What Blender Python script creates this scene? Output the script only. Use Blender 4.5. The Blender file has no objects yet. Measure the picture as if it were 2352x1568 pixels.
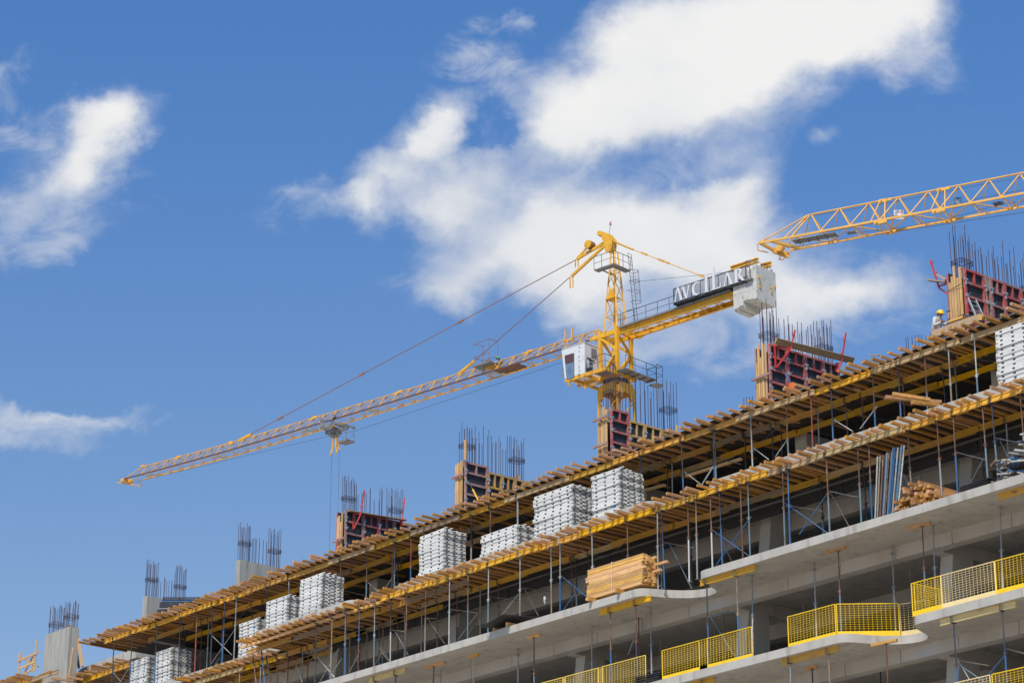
import bpy, math, random
from mathutils import Vector, Matrix
random.seed(7)
sc = bpy.context.scene
COL = sc.collection
D2R = math.radians

# ---------------------------------------------------------------- camera
FPX, PITCH, HEAD = 5944.0, D2R(20.6), D2R(40.0)
# world: X runs along the facade to the right, Y into the building, Z up
CAM = Vector((0, 0, 1.6))
HB = Vector((-math.cos(HEAD), math.sin(HEAD), 0))
RT = Vector((math.sin(HEAD), math.cos(HEAD), 0))
FW = HB*math.cos(PITCH) + Vector((0, 0, math.sin(PITCH)))
UP = Vector((0, 0, math.cos(PITCH))) - HB*math.sin(PITCH)
cam_d = bpy.data.cameras.new('camera')
cam = bpy.data.objects.new('camera', cam_d)
COL.objects.link(cam)
cam_d.sensor_width = 36
cam_d.lens = 36*FPX/2352
cam_d.clip_start, cam_d.clip_end = 0.5, 5000
M = Matrix((RT, UP, -FW)).transposed().to_4x4()
M.translation = CAM
cam.matrix_world = M
sc.camera = cam

# ---------------------------------------------------------------- light
SUN_EL, SUN_AZ = D2R(51), Vector((0.52, -0.85, 0)).normalized()
sun_dir = SUN_AZ*math.cos(SUN_EL) + Vector((0, 0, math.sin(SUN_EL)))
sl = bpy.data.lights.new('sun', 'SUN')
sl.energy, sl.angle, sl.color = 3.0, D2R(10.0), (1.0, 0.93, 0.82)
so = bpy.data.objects.new('sun', sl)
COL.objects.link(so)
so.rotation_euler = sun_dir.to_track_quat('Z', 'Y').to_euler()
so.location = (0, 0, 90)
vs = sc.view_settings
vs.view_transform, vs.look, vs.exposure, vs.gamma = 'Standard', 'None', 0.57, 1.0

def build_world():
    w = bpy.data.worlds.new('World')
    sc.world = w
    w.use_nodes = True
    nt = w.node_tree
    nt.nodes.clear()
    N = nt.nodes.new
    L = nt.links.new
    def math_(op, a, b=None, c=None, clamp=False):
        n = N('ShaderNodeMath'); n.operation = op; n.use_clamp = clamp
        for i, v in enumerate((a, b, c)):
            if v is None: continue
            if isinstance(v, (int, float)): n.inputs[i].default_value = v
            else: L(v, n.inputs[i])
        return n.outputs[0]
    def smooth(v, a, b):
        n = N('ShaderNodeMapRange'); n.interpolation_type = 'SMOOTHSTEP'
        L(v, n.inputs[0]); n.inputs[1].default_value = a; n.inputs[2].default_value = b
        return n.outputs[0]
    out = N('ShaderNodeOutputWorld'); bg = N('ShaderNodeBackground')
    L(bg.outputs[0], out.inputs[0])
    sky = N('ShaderNodeTexSky'); sky.sky_type = 'NISHITA'; sky.sun_disc = False
    sky.sun_elevation = SUN_EL
    sky.sun_rotation = math.atan2(sun_dir.x, sun_dir.y)
    sky.air_density = 1.0; sky.dust_density = 0.6; sky.ozone_density = 2.0
    tc = N('ShaderNodeTexCoord')
    D = tc.outputs['Generated']
    def dot(vec):
        n = N('ShaderNodeVectorMath'); n.operation = 'DOT_PRODUCT'
        L(D, n.inputs[0]); n.inputs[1].default_value = vec
        return n.outputs['Value']
    # clouds lie on the sky: each is found by its bearing and its height above the horizon
    b = math_('MAXIMUM', dot(HB), 0.02)
    sx = math_('DIVIDE', dot(RT), b)
    sep = N('ShaderNodeSeparateXYZ'); L(D, sep.inputs[0])
    sy = math_('DIVIDE', sep.outputs[2], b)
    cmb = N('ShaderNodeCombineXYZ'); L(sx, cmb.inputs[0]); L(sy, cmb.inputs[1])
    P = cmb.outputs[0]
    # domain warp for ragged, wispy edges
    def noise(vec, scale, detail, rough, dist=0.0, off=(0, 0, 0), sxy=(1, 1, 1), rot=0):
        m = N('ShaderNodeMapping'); L(vec, m.inputs[0]); m.inputs['Location'].default_value = off
        m.inputs['Scale'].default_value = sxy; m.inputs['Rotation'].default_value = (0, 0, rot)
        n = N('ShaderNodeTexNoise'); L(m.outputs[0], n.inputs['Vector'])
        n.inputs['Scale'].default_value = scale; n.inputs['Detail'].default_value = detail
        n.inputs['Roughness'].default_value = rough; n.inputs['Distortion'].default_value = dist
        return n
    wn = noise(P, 24, 6, 0.6, 0, (3.1, 1.7, 0))
    sub = N('ShaderNodeVectorMath'); sub.operation = 'SUBTRACT'; L(wn.outputs['Color'], sub.inputs[0]); sub.inputs[1].default_value = (.5, .5, .5)
    scl = N('ShaderNodeVectorMath'); scl.operation = 'SCALE'; L(sub.outputs[0], scl.inputs[0]); scl.inputs['Scale'].default_value = 0.040
    add = N('ShaderNodeVectorMath'); add.operation = 'ADD'; L(P, add.inputs[0]); L(scl.outputs[0], add.inputs[1])
    PW = add.outputs[0]
    def sky_pt(px, py):
        r = FW + RT*((px-1176)/FPX) - UP*((py-784)/FPX)
        k = r.dot(HB)
        return r.dot(RT)/k, r.z/k
    def blob(px, py, rx, ry, rot, amp):
        cx, cy = sky_pt(px, py)
        m = N('ShaderNodeMapping'); m.vector_type = 'TEXTURE'; L(PW, m.inputs[0])
        m.inputs['Location'].default_value = (cx, cy, 0)
        m.inputs['Rotation'].default_value = (0, 0, D2R(rot))
        m.inputs['Scale'].default_value = (rx*1.22/FPX, ry*1.30/FPX, 1)
        n = N('ShaderNodeVectorMath'); n.operation = 'LENGTH'; L(m.outputs[0], n.inputs[0])
        return math_('MULTIPLY', math_('SUBTRACT', 1.0, n.outputs['Value'], clamp=True), amp)
    tot = None
    for bl in CLOUDS:
        v = blob(*bl)
        tot = v if tot is None else math_('ADD', tot, v)
    vt = None
    for bl in VEILS:
        v = blob(*bl)
        vt = v if vt is None else math_('ADD', vt, v)
    f1 = noise(P, 26, 12, 0.60, 0.35, (0.3, 0.9, 0), (1, 1.25, 1), D2R(-25))
    f2 = noise(P, 13, 5, 0.5, 0.2, (5.3, 2.9, 0))
    core = math_('MINIMUM', tot, 1.5)
    edge = math_('ADD', core, math_('MULTIPLY', math_('SUBTRACT', f1.outputs[0], 0.5), 0.82))
    edge = math_('ADD', edge, math_('MULTIPLY', math_('SUBTRACT', f2.outputs[0], 0.5), 0.35))
    has = smooth(tot, 0.0, 0.16)
    alpha = math_('MULTIPLY', smooth(edge, 0.02, 1.12), has)
    f3 = noise(P, 34, 13, 0.62, 0.8, (2.2, 4.4, 0), (1, 1.5, 1), D2R(-30))
    vv = math_('ADD', vt, math_('MULTIPLY', math_('SUBTRACT', f3.outputs[0], 0.5), 1.7))
    veil = math_('MULTIPLY', math_('MULTIPLY', smooth(vv, 0.10, 1.0), smooth(vt, 0.0, 0.3)), 0.62)
    alpha = math_('SUBTRACT', 1.0, math_('MULTIPLY', math_('SUBTRACT', 1.0, alpha), math_('SUBTRACT', 1.0, veil)))
    # brightness inside the cloud: thick lit parts white, thin bases greyer
    thick = smooth(math_('ADD', tot, math_('MULTIPLY', math_('SUBTRACT', f2.outputs[0], 0.5), 0.8)), 0.25, 1.35)
    hi = smooth(sy, 0.36, 0.52)
    lum = math_('ADD', math_('MULTIPLY', thick, 0.6), math_('MULTIPLY', hi, 0.42), clamp=True)
    lum = math_('ADD', lum, math_('ADD', math_('MULTIPLY', math_('SUBTRACT', f2.outputs[0], 0.5), 1.1), math_('MULTIPLY', math_('SUBTRACT', f1.outputs[0], 0.5), 0.55)), clamp=True)
    cc = N('ShaderNodeMix'); cc.data_type = 'RGBA'
    L(lum, cc.inputs['Factor'])
    cc.inputs['A'].default_value = (4.45, 4.82, 5.45, 1)
    cc.inputs['B'].default_value = (6.5, 6.5, 6.45, 1)
    tint = N('ShaderNodeMix'); tint.data_type = 'RGBA'; tint.blend_type = 'MULTIPLY'; tint.inputs['Factor'].default_value = 1
    L(sky.outputs[0], tint.inputs['A'])
    tg = N('ShaderNodeMix'); tg.data_type = 'RGBA'; L(smooth(sy, 0.16, 0.56), tg.inputs['Factor'])
    tg.inputs['A'].default_value = SKY_LOW; tg.inputs['B'].default_value = SKY_HIGH; L(tg.outputs['Result'], tint.inputs['B'])
    mx = N('ShaderNodeMix'); mx.data_type = 'RGBA'
    L(alpha, mx.inputs['Factor']); L(tint.outputs['Result'], mx.inputs['A']); L(cc.outputs['Result'], mx.inputs['B'])
    L(mx.outputs['Result'], bg.inputs[0])
    bg.inputs[1].default_value = 0.091
SKY_LOW, SKY_HIGH = (.85, .87, .89, 1), (.52, .84, 1.17, 1)
# x, y, half-width, half-height, tilt, weight (position on the photo's sky, in 1/2352 of its width)
CLOUDS = [
    # the broad upper bank
    (1740, 40, 420, 190, 18, 1.25), (1450, 170, 290, 170, 22, 1.1), (1950, 40, 300, 170, 28, 1.0), (1600, 250, 330, 140, 15, 0.9), (2090, 40, 150, 150, 40, 0.6),
    (1290, 270, 150, 130, 20, 0.7), (1330, 340, 170, 90, 10, 0.6),
    # the arm to the left
    (1010, 280, 75, 110, -20, 0.85), (960, 350, 100, 95, -35, 0.9), (890, 425, 105, 75, -35, 0.9), (835, 485, 85, 65, -30, 0.75), (735, 455, 120, 48, -8, 0.55), (650, 430, 60, 28, -8, 0.35),
    (1050, 410, 130, 100, 0, 0.7), (1000, 470, 90, 60, 0, 0.45),
    # the lower bank
    (1230, 480, 230, 150, 0, 0.8), (1480, 510, 300, 130, 10, 0.9), (1700, 430, 160, 105, 38, 0.85), (1190, 610, 250, 130, 0, 0.85), (1480, 620, 320, 150, 0, 0.9),
    (1070, 640, 120, 80, 0, 0.42), (1740, 600, 260, 140, 0, 0.75), (1930, 660, 210, 95, 8, 0.7), (1800, 720, 220, 90, 8, 0.5), (1330, 690, 170, 70, 0, 0.4), (1060, 500, 110, 80, 0, .35),
    # blue pockets in it
    (1600, 388, 110, 34, 14, -0.38), (2040, 665, 130, 75, 5, 0.5), (1140, 335, 60, 45, -20, -0.75), (1230, 410, 80, 40, 10, -0.2), (1110, 300, 45, 70, 0, -0.4), (1890, 430, 80, 110, 30, -0.5),
    # the lone cloud at the left
    (262, 282, 125, 88, 15, 0.95), (195, 345, 150, 105, 35, 0.85), (110, 420, 150, 75, 30, 0.55), (220, 420, 80, 80, 0, 0.35), (15, 470, 90, 60, 20, 0.40), (0, 560, 40, 80, 0, 0.5),
    (120, 946, 230, 18, -2, 0.50), (60, 975, 190, 24, -4, 0.42), (30, 1015, 130, 24, -4, 0.32),
]
VEILS = [
    (1090, 120, 130, 70, 30, 0.75), (1205, 40, 60, 40, 30, 0.7), (1150, 210, 110, 120, 10, 0.7), (1880, 315, 70, 36, 0, 0.38), (1230, 400, 200, 120, 0, 0.6), (1600, 390, 220, 90, 10, 0.55),
    (1020, 640, 150, 110, 0, 0.6), (1600, 770, 320, 130, 0, 0.75), (1480, 830, 180, 60, 0, 0.5), (1330, 740, 160, 60, 0, 0.6), (1990, 690, 200, 120, 0, 0.6), (1830, 790, 160, 70, 10, .45),
    (90, 330, 220, 130, 20, 0.56), (20, 200, 80, 110, -20, 0.42), (160, 470, 220, 110, 10, 0.6), (110, 540, 160, 60, 5, .5), (1000, 520, 120, 70, 0, .5), (700, 470, 170, 80, -5, .5),
    (120, 952, 320, 30, -2, 0.75), (40, 1000, 220, 50, -4, 0.7), (2090, 130, 140, 160, 30, .6),
]
build_world()

# ---------------------------------------------------------------- helpers
def at(px, py, Y):
    """the place on the upright plane Y seen at a spot of the photo (2352 wide)"""
    r = FW + RT*((px-1176)/FPX) - UP*((py-784)/FPX)
    return CAM + r*(Y/r.y)
def on_x(px, py, X):
    r = FW + RT*((px-1176)/FPX) - UP*((py-784)/FPX)
    return CAM + r*(X/r.x)
def proj(p):
    d = Vector(p)-CAM
    z = d.dot(FW)
    return 1176+FPX*d.dot(RT)/z, 784-FPX*d.dot(UP)/z
def zr(x0, y0, x1, w):
    s = (x1-x0)/w*2352/4096
    return lambda x, y: (x0*2352/4096+x*s, y0*2352/4096+y*s)
ZX = Vector((0, 0, 1))
class MB:
    def __init__(s): s.v = []; s.f = []; s.m = []
    def add(s, vs, fs, mi=0):
        o = len(s.v); s.v += [Vector(v) for v in vs]
        s.f += [tuple(i+o for i in f) for f in fs]; s.m += [mi]*len(fs)
    def box(s, c, d, mi=0, ax=None):
        c = Vector(c); ax = ax or (Vector((1,0,0)), Vector((0,1,0)), ZX)
        a, b, e = (Vector(ax[i])*(d[i]/2) for i in range(3))
        s.add([c-a-b-e, c+a-b-e, c+a+b-e, c-a+b-e, c-a-b+e, c+a-b+e, c+a+b+e, c-a+b+e],
              [(0,3,2,1),(4,5,6,7),(0,1,5,4),(1,2,6,5),(2,3,7,6),(3,0,4,7)], mi)
    def lohi(s, lo, hi, mi=0):
        s.box([(lo[i]+hi[i])/2 for i in range(3)], [hi[i]-lo[i] for i in range(3)], mi)
    def bar(s, p, q, w, h, up=ZX, mi=0):
        p, q = Vector(p), Vector(q); d = (q-p); l = d.length
        if l < 1e-6: return
        d /= l; sd = d.cross(up)
        if sd.length < 1e-3: sd = d.cross(Vector((1, 0.01, 0)))
        sd.normalize(); u = sd.cross(d)
        s.box((p+q)/2, (l, w, h), mi, (d, sd, u))
    def tube(s, p, q, r, n=6, mi=0, r2=None):
        p, q = Vector(p), Vector(q); d = q-p
        if d.length < 1e-6: return
        d.normalize(); a = d.cross(ZX if abs(d.z) < .9 else Vector((1,0,0))).normalized(); b = d.cross(a)
        r2 = r if r2 is None else r2
        vs = [p+(a*math.cos(t)+b*math.sin(t))*r for t in (2*math.pi*i/n for i in range(n))]
        vs += [q+(a*math.cos(t)+b*math.sin(t))*r2 for t in (2*math.pi*i/n for i in range(n))]
        fs = [(i, (i+1) % n, n+(i+1) % n, n+i) for i in range(n)] + [tuple(range(n-1,-1,-1)), tuple(range(n, 2*n))]
        s.add(vs, fs, mi)
    def path(s, pts, r, n=6, mi=0):
        for a, b in zip(pts, pts[1:]): s.tube(a, b, r, n, mi)
    def prism(s, pts, vec, mi=0):
        n = len(pts); vec = Vector(vec); pts = [Vector(p) for p in pts]
        s.add(pts+[p+vec for p in pts], [tuple(range(n-1,-1,-1)), tuple(range(n, 2*n))] +
              [(i, (i+1) % n, n+(i+1) % n, n+i) for i in range(n)], mi)
    def mesh(s, name, mats, org=(0,0,0)):
        me = bpy.data.meshes.new(name); org = Vector(org)
        me.from_pydata([v-org for v in s.v], [], s.f)
        for m in (mats if isinstance(mats, (list, tuple)) else [mats]): me.materials.append(m)
        me.polygons.foreach_set('material_index', s.m)
        import bmesh
        bm = bmesh.new(); bm.from_mesh(me); bmesh.ops.recalc_face_normals(bm, faces=bm.faces); bm.to_mesh(me); bm.free()
        me.update()
        return me
def tag(o, label, cat, group=None):
    o['label'] = label; o['category'] = cat; o['kind'] = 'thing'
    if group: o['group'] = group
    return o
def thing(name, label, cat, loc, group=None):
    o = bpy.data.objects.new(name, None); COL.objects.link(o); o.location = loc
    o.empty_display_size = 0.2
    return tag(o, label, cat, group)
def part(name, mb, mats, parent):
    """a mesh part of a thing; its shape is given in world coordinates"""
    org = parent
    while org.parent: org = org.parent
    o = bpy.data.objects.new(name, mb.mesh(name, mats, org.location)); COL.objects.link(o)
    o.parent = parent
    return o
def solo(name, mb, mats, label, cat, group=None, org=None):
    """a thing that is one mesh"""
    org = Vector(org) if org is not None else sum(mb.v, Vector())/len(mb.v)
    o = bpy.data.objects.new(name, mb.mesh(name, mats, org)); COL.objects.link(o); o.location = org
    return tag(o, label, cat, group)
def inst(name, me, loc, parent=None, rot=(0,0,0), scale=(1,1,1), mat=None):
    o = bpy.data.objects.new(name, me); COL.objects.link(o)
    o.location = loc; o.rotation_euler = rot; o.scale = scale
    if parent: o.parent = parent
    if mat:
        o.material_slots[0].link = 'OBJECT'; o.material_slots[0].material = mat
    return o
ORD = ['zeroth','first','second','third','fourth','fifth','sixth','seventh','eighth','ninth','tenth']
def ordinal(n):
    if n <= 10: return ORD[n]
    return '%d%s' % (n, 'th' if 10 < n % 100 < 14 else {1:'st',2:'nd',3:'rd'}.get(n % 10, 'th'))
def name_by_place(objs, base, marks, group):
    """labels for a row of alike things: counted to the right from the landmark left of each"""
    rows = sorted((proj(o.matrix_basis.translation)[0], k, o) for k, o in enumerate(objs))
    cnt = {}
    for x, k, o in rows:
        m = None
        for mx, nm in marks:
            if mx <= x: m = nm
        cnt[m] = cnt.get(m, 0)+1
        if len(objs) == 1: o['label'] = base
        elif m: o['label'] = '%s, %s right of the %s' % (base, ordinal(cnt[m]), m)
        else: o['label'] = '%s, %s from the left end' % (base, ordinal(cnt[m]))
        if len(o['label'].split()) > 16: o['label'] = o['label'].replace(' the ', ' ')
        o['group'] = group

# ---------------------------------------------------------------- materials
def mat(name, c1, c2=None, scale=4.0, rough=0.7, metal=0.0, stretch=(1,1,1), rand=0.0, hue=0.0, bump=0.0, dirt=None, dirt_at=(0.56, 0.7), dscale=2.5, dstretch=(1,1,1), spec=0.4):
    m = bpy.data.materials.new(name); m.use_nodes = True
    nt = m.node_tree; N = nt.nodes.new; L = nt.links.new
    b = nt.nodes['Principled BSDF']
    b.inputs['Roughness'].default_value = rough; b.inputs['Metallic'].default_value = metal
    b.inputs['Specular IOR Level'].default_value = spec
    tc = N('ShaderNodeTexCoord'); oi = N('ShaderNodeObjectInfo')
    off = N('ShaderNodeVectorMath'); off.operation = 'SCALE'; off.inputs[0].default_value = (37, 21, 53); L(oi.outputs['Random'], off.inputs['Scale'])
    def nz(sc_, st, det=6, rg=.6):
        mp = N('ShaderNodeMapping'); L(tc.outputs['Object'], mp.inputs[0]); mp.inputs['Scale'].default_value = st
        L(off.outputs[0], mp.inputs['Location'])
        n = N('ShaderNodeTexNoise'); L(mp.outputs[0], n.inputs['Vector']); n.inputs['Scale'].default_value = sc_
        n.inputs['Detail'].default_value = det; n.inputs['Roughness'].default_value = rg
        return n.outputs[0]
    n1 = nz(scale, stretch)
    mx = N('ShaderNodeMix'); mx.data_type = 'RGBA'
    mr = N('ShaderNodeMapRange'); L(n1, mr.inputs[0]); mr.inputs[1].default_value = .35; mr.inputs[2].default_value = .65
    L(mr.outputs[0], mx.inputs['Factor'])
    c2 = c2 or tuple(x*.82 for x in c1)
    mx.inputs['A'].default_value = (*c1, 1); mx.inputs['B'].default_value = (*c2, 1)
    col = mx.outputs['Result']
    if dirt:
        n2 = nz(dscale, dstretch, 8, .65)
        md = N('ShaderNodeMix'); md.data_type = 'RGBA'
        r2 = N('ShaderNodeMapRange'); L(n2, r2.inputs[0]); r2.inputs[1].default_value = dirt_at[0]; r2.inputs[2].default_value = dirt_at[1]
        L(r2.outputs[0], md.inputs['Factor']); L(col, md.inputs['A']); md.inputs['B'].default_value = (*dirt, 1)
        col = md.outputs['Result']
    if rand or hue:
        hs = N('ShaderNodeHueSaturation'); L(col, hs.inputs['Color'])
        v = N('ShaderNodeMapRange'); L(oi.outputs['Random'], v.inputs[0]); v.inputs[3].default_value = 1-rand; v.inputs[4].default_value = 1+rand
        L(v.outputs[0], hs.inputs['Value'])
        fr = N('ShaderNodeMath'); fr.operation = 'FRACT'
        m7 = N('ShaderNodeMath'); m7.operation = 'MULTIPLY'; L(oi.outputs['Random'], m7.inputs[0]); m7.inputs[1].default_value = 7.3; L(m7.outputs[0], fr.inputs[0])
        h = N('ShaderNodeMapRange'); L(fr.outputs[0], h.inputs[0]); h.inputs[3].default_value = 1-rand*.6; h.inputs[4].default_value = 1+rand*.3
        L(h.outputs[0], hs.inputs['Saturation'])
        h2 = N('ShaderNodeMapRange'); L(fr.outputs[0], h2.inputs[0]); h2.inputs[3].default_value = .5-hue; h2.inputs[4].default_value = .5+hue
        L(h2.outputs[0], hs.inputs['Hue'])
        col = hs.outputs[0]
    L(col, b.inputs['Base Color'])
    if bump:
        bp = N('ShaderNodeBump'); bp.inputs['Strength'].default_value = bump; bp.inputs['Distance'].default_value = .02
        L(n1, bp.inputs['Height']); L(bp.outputs[0], b.inputs['Normal'])
    return m
# concrete
concrete = mat('concrete', (.47,.435,.385), (.41,.375,.33), .8, .85, stretch=(1,1,.5), dirt=(.34,.31,.27), dirt_at=(.50,.74), dscale=.55, dstretch=(1,1.6,.5), bump=.12)
concrete_edge = mat('concrete_edge', (.44,.41,.36), (.37,.345,.30), 1.6, .85, dirt=(.24,.22,.19), dirt_at=(.54,.72), dscale=2.0, dstretch=(1.5,1.5,.25), bump=.25)
concrete_stub = mat('concrete_stub', (.37,.355,.31), (.27,.26,.23), 2.2, .88, stretch=(2.2,2.2,.22), dirt=(.17,.16,.14), dirt_at=(.58,.74), dscale=3, dstretch=(2.4,2.4,.14), bump=.3)
# timber
def wood(name, c1, c2, axis, rand=.2, hue=.006, dirt=(.12,.075,.04)):
    st = [9,9,9]; st[axis] = .7
    return mat(name, c1, c2, 2.2, .75, stretch=tuple(st), rand=rand, hue=hue, bump=.15, dirt=dirt, dirt_at=(.60,.80), dscale=1.6, dstretch=(3,3,3), spec=.25)
joist_wood = wood('joist_wood', (.52,.255,.075), (.30,.145,.045), 1, .30)
wood_x = wood('wood_x', (.68,.39,.125), (.50,.265,.08), 0, .20)
wood_z = wood('wood_z', (.60,.38,.17), (.46,.26,.10), 2, .2)
plank_grey = wood('plank_grey', (.44,.32,.20), (.31,.22,.135), 1, .15)
ply_black = mat('ply_black', (.035,.035,.037), (.02,.02,.021), 5, .6, dirt=(.09,.085,.08), dirt_at=(.58,.8), dscale=5)
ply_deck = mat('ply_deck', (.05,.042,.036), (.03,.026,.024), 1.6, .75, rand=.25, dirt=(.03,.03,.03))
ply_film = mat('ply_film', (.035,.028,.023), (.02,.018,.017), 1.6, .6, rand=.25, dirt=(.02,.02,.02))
ply_edge = mat('ply_edge', (.30,.32,.33), (.20,.21,.22), 2, .6, rand=.2)
def beam_mat(name, c1, c2, d):
    return mat(name, c1, c2, 1.5, .55, stretch=(.5,4,4), rand=.12, hue=.008, dirt=d, dirt_at=(.57,.70), dscale=1.7, dstretch=(1,2.5,2.5), bump=.1)
BEAMS = [('bright yellow', beam_mat('beam_yellow', (.68,.37,.015), (.58,.29,.012), (.30,.14,.025))),
         ('mustard', beam_mat('beam_mustard', (.54,.31,.035), (.43,.24,.03), (.24,.15,.06))),
         ('weathered tan', beam_mat('beam_tan', (.46,.33,.17), (.36,.245,.115), (.20,.13,.07))),
         ('grey brown', beam_mat('beam_grey', (.30,.225,.14), (.22,.16,.10), (.13,.09,.06)))]
beam_pale = beam_mat('beam_pale', (.68,.52,.26), (.58,.43,.20), (.36,.22,.10))
# steel
def steel(name, c1, c2, dirt, rough=.5, metal=.0, at_=(.52,.66)):
    return mat(name, c1, c2, 6, rough, metal, rand=.15, dirt=dirt, dirt_at=at_, dscale=5, dstretch=(1,1,.6))
PROPC = {'blue': steel('prop_blue', (.04,.13,.28), (.035,.09,.19), (.12,.09,.07), at_=(.6,.75)),
         'navy': steel('prop_navy', (.04,.052,.085), (.03,.037,.06), (.08,.06,.05)),
         'teal': steel('prop_teal', (.13,.21,.25), (.10,.155,.185), (.17,.12,.09)),
         'rust': steel('prop_rust', (.15,.075,.042), (.10,.048,.03), (.22,.16,.11)),
         'silver': steel('prop_silver', (.31,.325,.32), (.23,.245,.24), (.22,.19,.16)),
         'white': steel('prop_white', (.45,.46,.43), (.36,.37,.345), (.30,.24,.18)),
         'red': steel('prop_red', (.30,.06,.045), (.22,.04,.03), (.15,.09,.06)),
         'tan': steel('prop_tan', (.27,.21,.15), (.2,.15,.10), (.18,.11,.07)),
         'dark': steel('prop_dark', (.045,.04,.036), (.03,.027,.025), (.09,.06,.04))}
rebar_m = mat('rebar', (.085,.045,.045), (.06,.03,.034), 8, .7, rand=.2)
panel_white = mat('panel_white', (.62,.605,.56), (.55,.535,.49), 3, .55, rand=.08, dirt=(.33,.29,.24), dirt_at=(.62,.76), dscale=4, dstretch=(1,1,2.5))
panel_lip = mat('panel_lip', (.58,.56,.52), (.30,.28,.25), 9, .7, rand=.1)
panel_dark = mat('panel_dark', (.045,.04,.035), None, 3, .8)
frame_red = mat('frame_red', (.44,.075,.065), (.32,.06,.055), 3, .65, rand=.15, dirt=(.28,.20,.18), dirt_at=(.46,.64), dscale=3.5)
frame_rust = mat('frame_rust', (.33,.13,.11), (.34,.22,.19), 3, .7, rand=.15, dirt=(.32,.27,.23), dirt_at=(.5,.66), dscale=4)
frame_yellow = mat('frame_yellow', (.55,.33,.08), (.36,.22,.09), 3, .65, rand=.1, dirt=(.28,.22,.16), dirt_at=(.54,.7), dscale=4)
red_paint = mat('red_paint', (.55,.045,.035), (.45,.04,.035), 4, .5, dirt=(.3,.1,.08))
galv = mat('galvanised', (.40,.41,.41), (.31,.32,.32), 4, .5, .2, dirt=(.2,.19,.18))
crane_yel = mat('crane_yellow', (.74,.385,.018), (.66,.325,.015), 1.2, .45, rand=.06, dirt=(.34,.14,.03), dirt_at=(.54,.72), dscale=2.6, dstretch=(1,1,.4))
jib_yel = mat('jib_yellow', (.70,.38,.07), (.60,.30,.05), 1.5, .5, dirt=(.30,.14,.05), dirt_at=(.56,.72), dscale=3)
jib_brown = mat('jib_brown', (.17,.07,.035), (.11,.045,.03), 3, .7)  # dark brown of the near chord and the jib floor
jib2_yel = mat('jib_orange_yellow', (.76,.42,.085), (.68,.35,.06), 1.5, .5, dirt=(.4,.19,.05), dirt_at=(.6,.75), dscale=3)
crane_grey = mat('crane_grey', (.22,.215,.205), (.15,.145,.14), 4, .6, dirt=(.09,.085,.08))
dark_steel = mat('dark_steel', (.055,.06,.07), (.04,.042,.05), 3, .55)
cable_m = mat('cable', (.07,.06,.06), None, 4, .6)
rod_m = mat('tie_rod', (.30,.13,.06), (.22,.09,.045), 2, .6)
cw_white = mat('counterweight_white', (.52,.505,.46), (.45,.435,.39), 2, .8, dirt=(.22,.17,.13), dirt_at=(.60,.66), dscale=3.5, dstretch=(1,1,.7), bump=.2)
cab_white = mat('cab_white', (.62,.62,.61), (.58,.58,.57), 2, .35, dirt=(.5,.48,.45), dscale=2)
cab_glass = mat('cab_glass', (.10,.15,.23), (.20,.27,.36), 1.2, .08, spec=.8)  # pale blue in the colour stands in for reflected sky
cab_blind = mat('cab_blind', (.10,.045,.05), (.075,.035,.04), 12, .7, stretch=(6,6,.2))
letter_white = mat('letter_white', (.62,.61,.60), (.58,.57,.56), 2, .4)
letter_dark = mat('letter_dark', (.05,.035,.04), None, 2, .6)
letter_blue = mat('letter_blue', (.02,.25,.55), None, 2, .6)
rail_yel = mat('rail_yellow', (.85,.56,.01), (.78,.49,.01), 2, .5, dirt=(.45,.26,.03), dirt_at=(.64,.8))
rail_light = mat('rail_light', (.85,.60,.12), (.78,.54,.10), 2, .5, dirt=(.6,.4,.1), dirt_at=(.64,.8))
plank_brown = wood('plank_brown', (.50,.31,.16), (.34,.20,.10), 1, .1)
rail_pale = mat('rail_pale', (.80,.63,.30), (.74,.55,.24), 2, .55, dirt=(.5,.14,.08), dirt_at=(.68,.74), dscale=5)
helmet_yel = mat('helmet_yellow', (.85,.50,.01), (.80,.46,.01), 2, .3, spec=.6)
skin_m = mat('skin', (.36,.19,.12), (.31,.155,.10), 6, .6)
shirt_m = mat('shirt', (.58,.55,.50), (.46,.435,.39), 5, .9, bump=.4)
trouser_m = mat('trousers', (.10,.10,.12), (.07,.07,.085), 5, .9)
glove_red = mat('glove_red', (.32,.03,.04), None, 5, .8)
glove_blk = mat('glove_black', (.03,.03,.03), None, 5, .8)
hair_m = mat('hair', (.03,.025,.02), None, 5, .8)
orange_m = mat('orange_plastic', (.85,.17,.01), None, 3, .5)
ground_m = mat('ground', (.60,.52,.42), (.52,.45,.36), .12, .95, dirt=(.36,.31,.25), dscale=.3)
rag_m = mat('rag', (.6,.6,.6), (.45,.45,.46), 6, .9)

# ---------------------------------------------------------------- the ground
g = MB(); g.box((0, 60, -.15), (1600, 1600, .3))
go = bpy.data.objects.new('ground', g.mesh('ground', ground_m)); COL.objects.link(go); go['kind'] = 'structure'

# ---------------------------------------------------------------- the concrete building
S5, S4, S3, S2, S1 = 18.54, 21.98, 25.42, 28.86, 32.30
TH, XR, XL, YB = .28, -24.0, -118.0, 80.0
WALLS = [-111.54, -104.36, -96.42, -88.32, -80.0, -70.9, -62.24, -52.9, -44.0, -35.0]
bld = thing('concrete_building', 'unfinished grey concrete building with curved balcony slabs and open storeys', 'building', (-70, 66, 0))
def smooth_path(pts, n=4):
    out = []
    for i in range(len(pts)-1):
        p0, p1, p2, p3 = pts[max(i-1,0)], pts[i], pts[i+1], pts[min(i+2,len(pts)-1)]
        for k in range(n):
            t = k/n
            out.append(tuple(.5*((2*p1[c])+(-p0[c]+p2[c])*t+(2*p0[c]-5*p1[c]+4*p2[c]-p3[c])*t*t+(-p0[c]+3*p1[c]-3*p2[c]+p3[c])*t**3) for c in (0,1)))
    out.append(pts[-1]); return out
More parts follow.
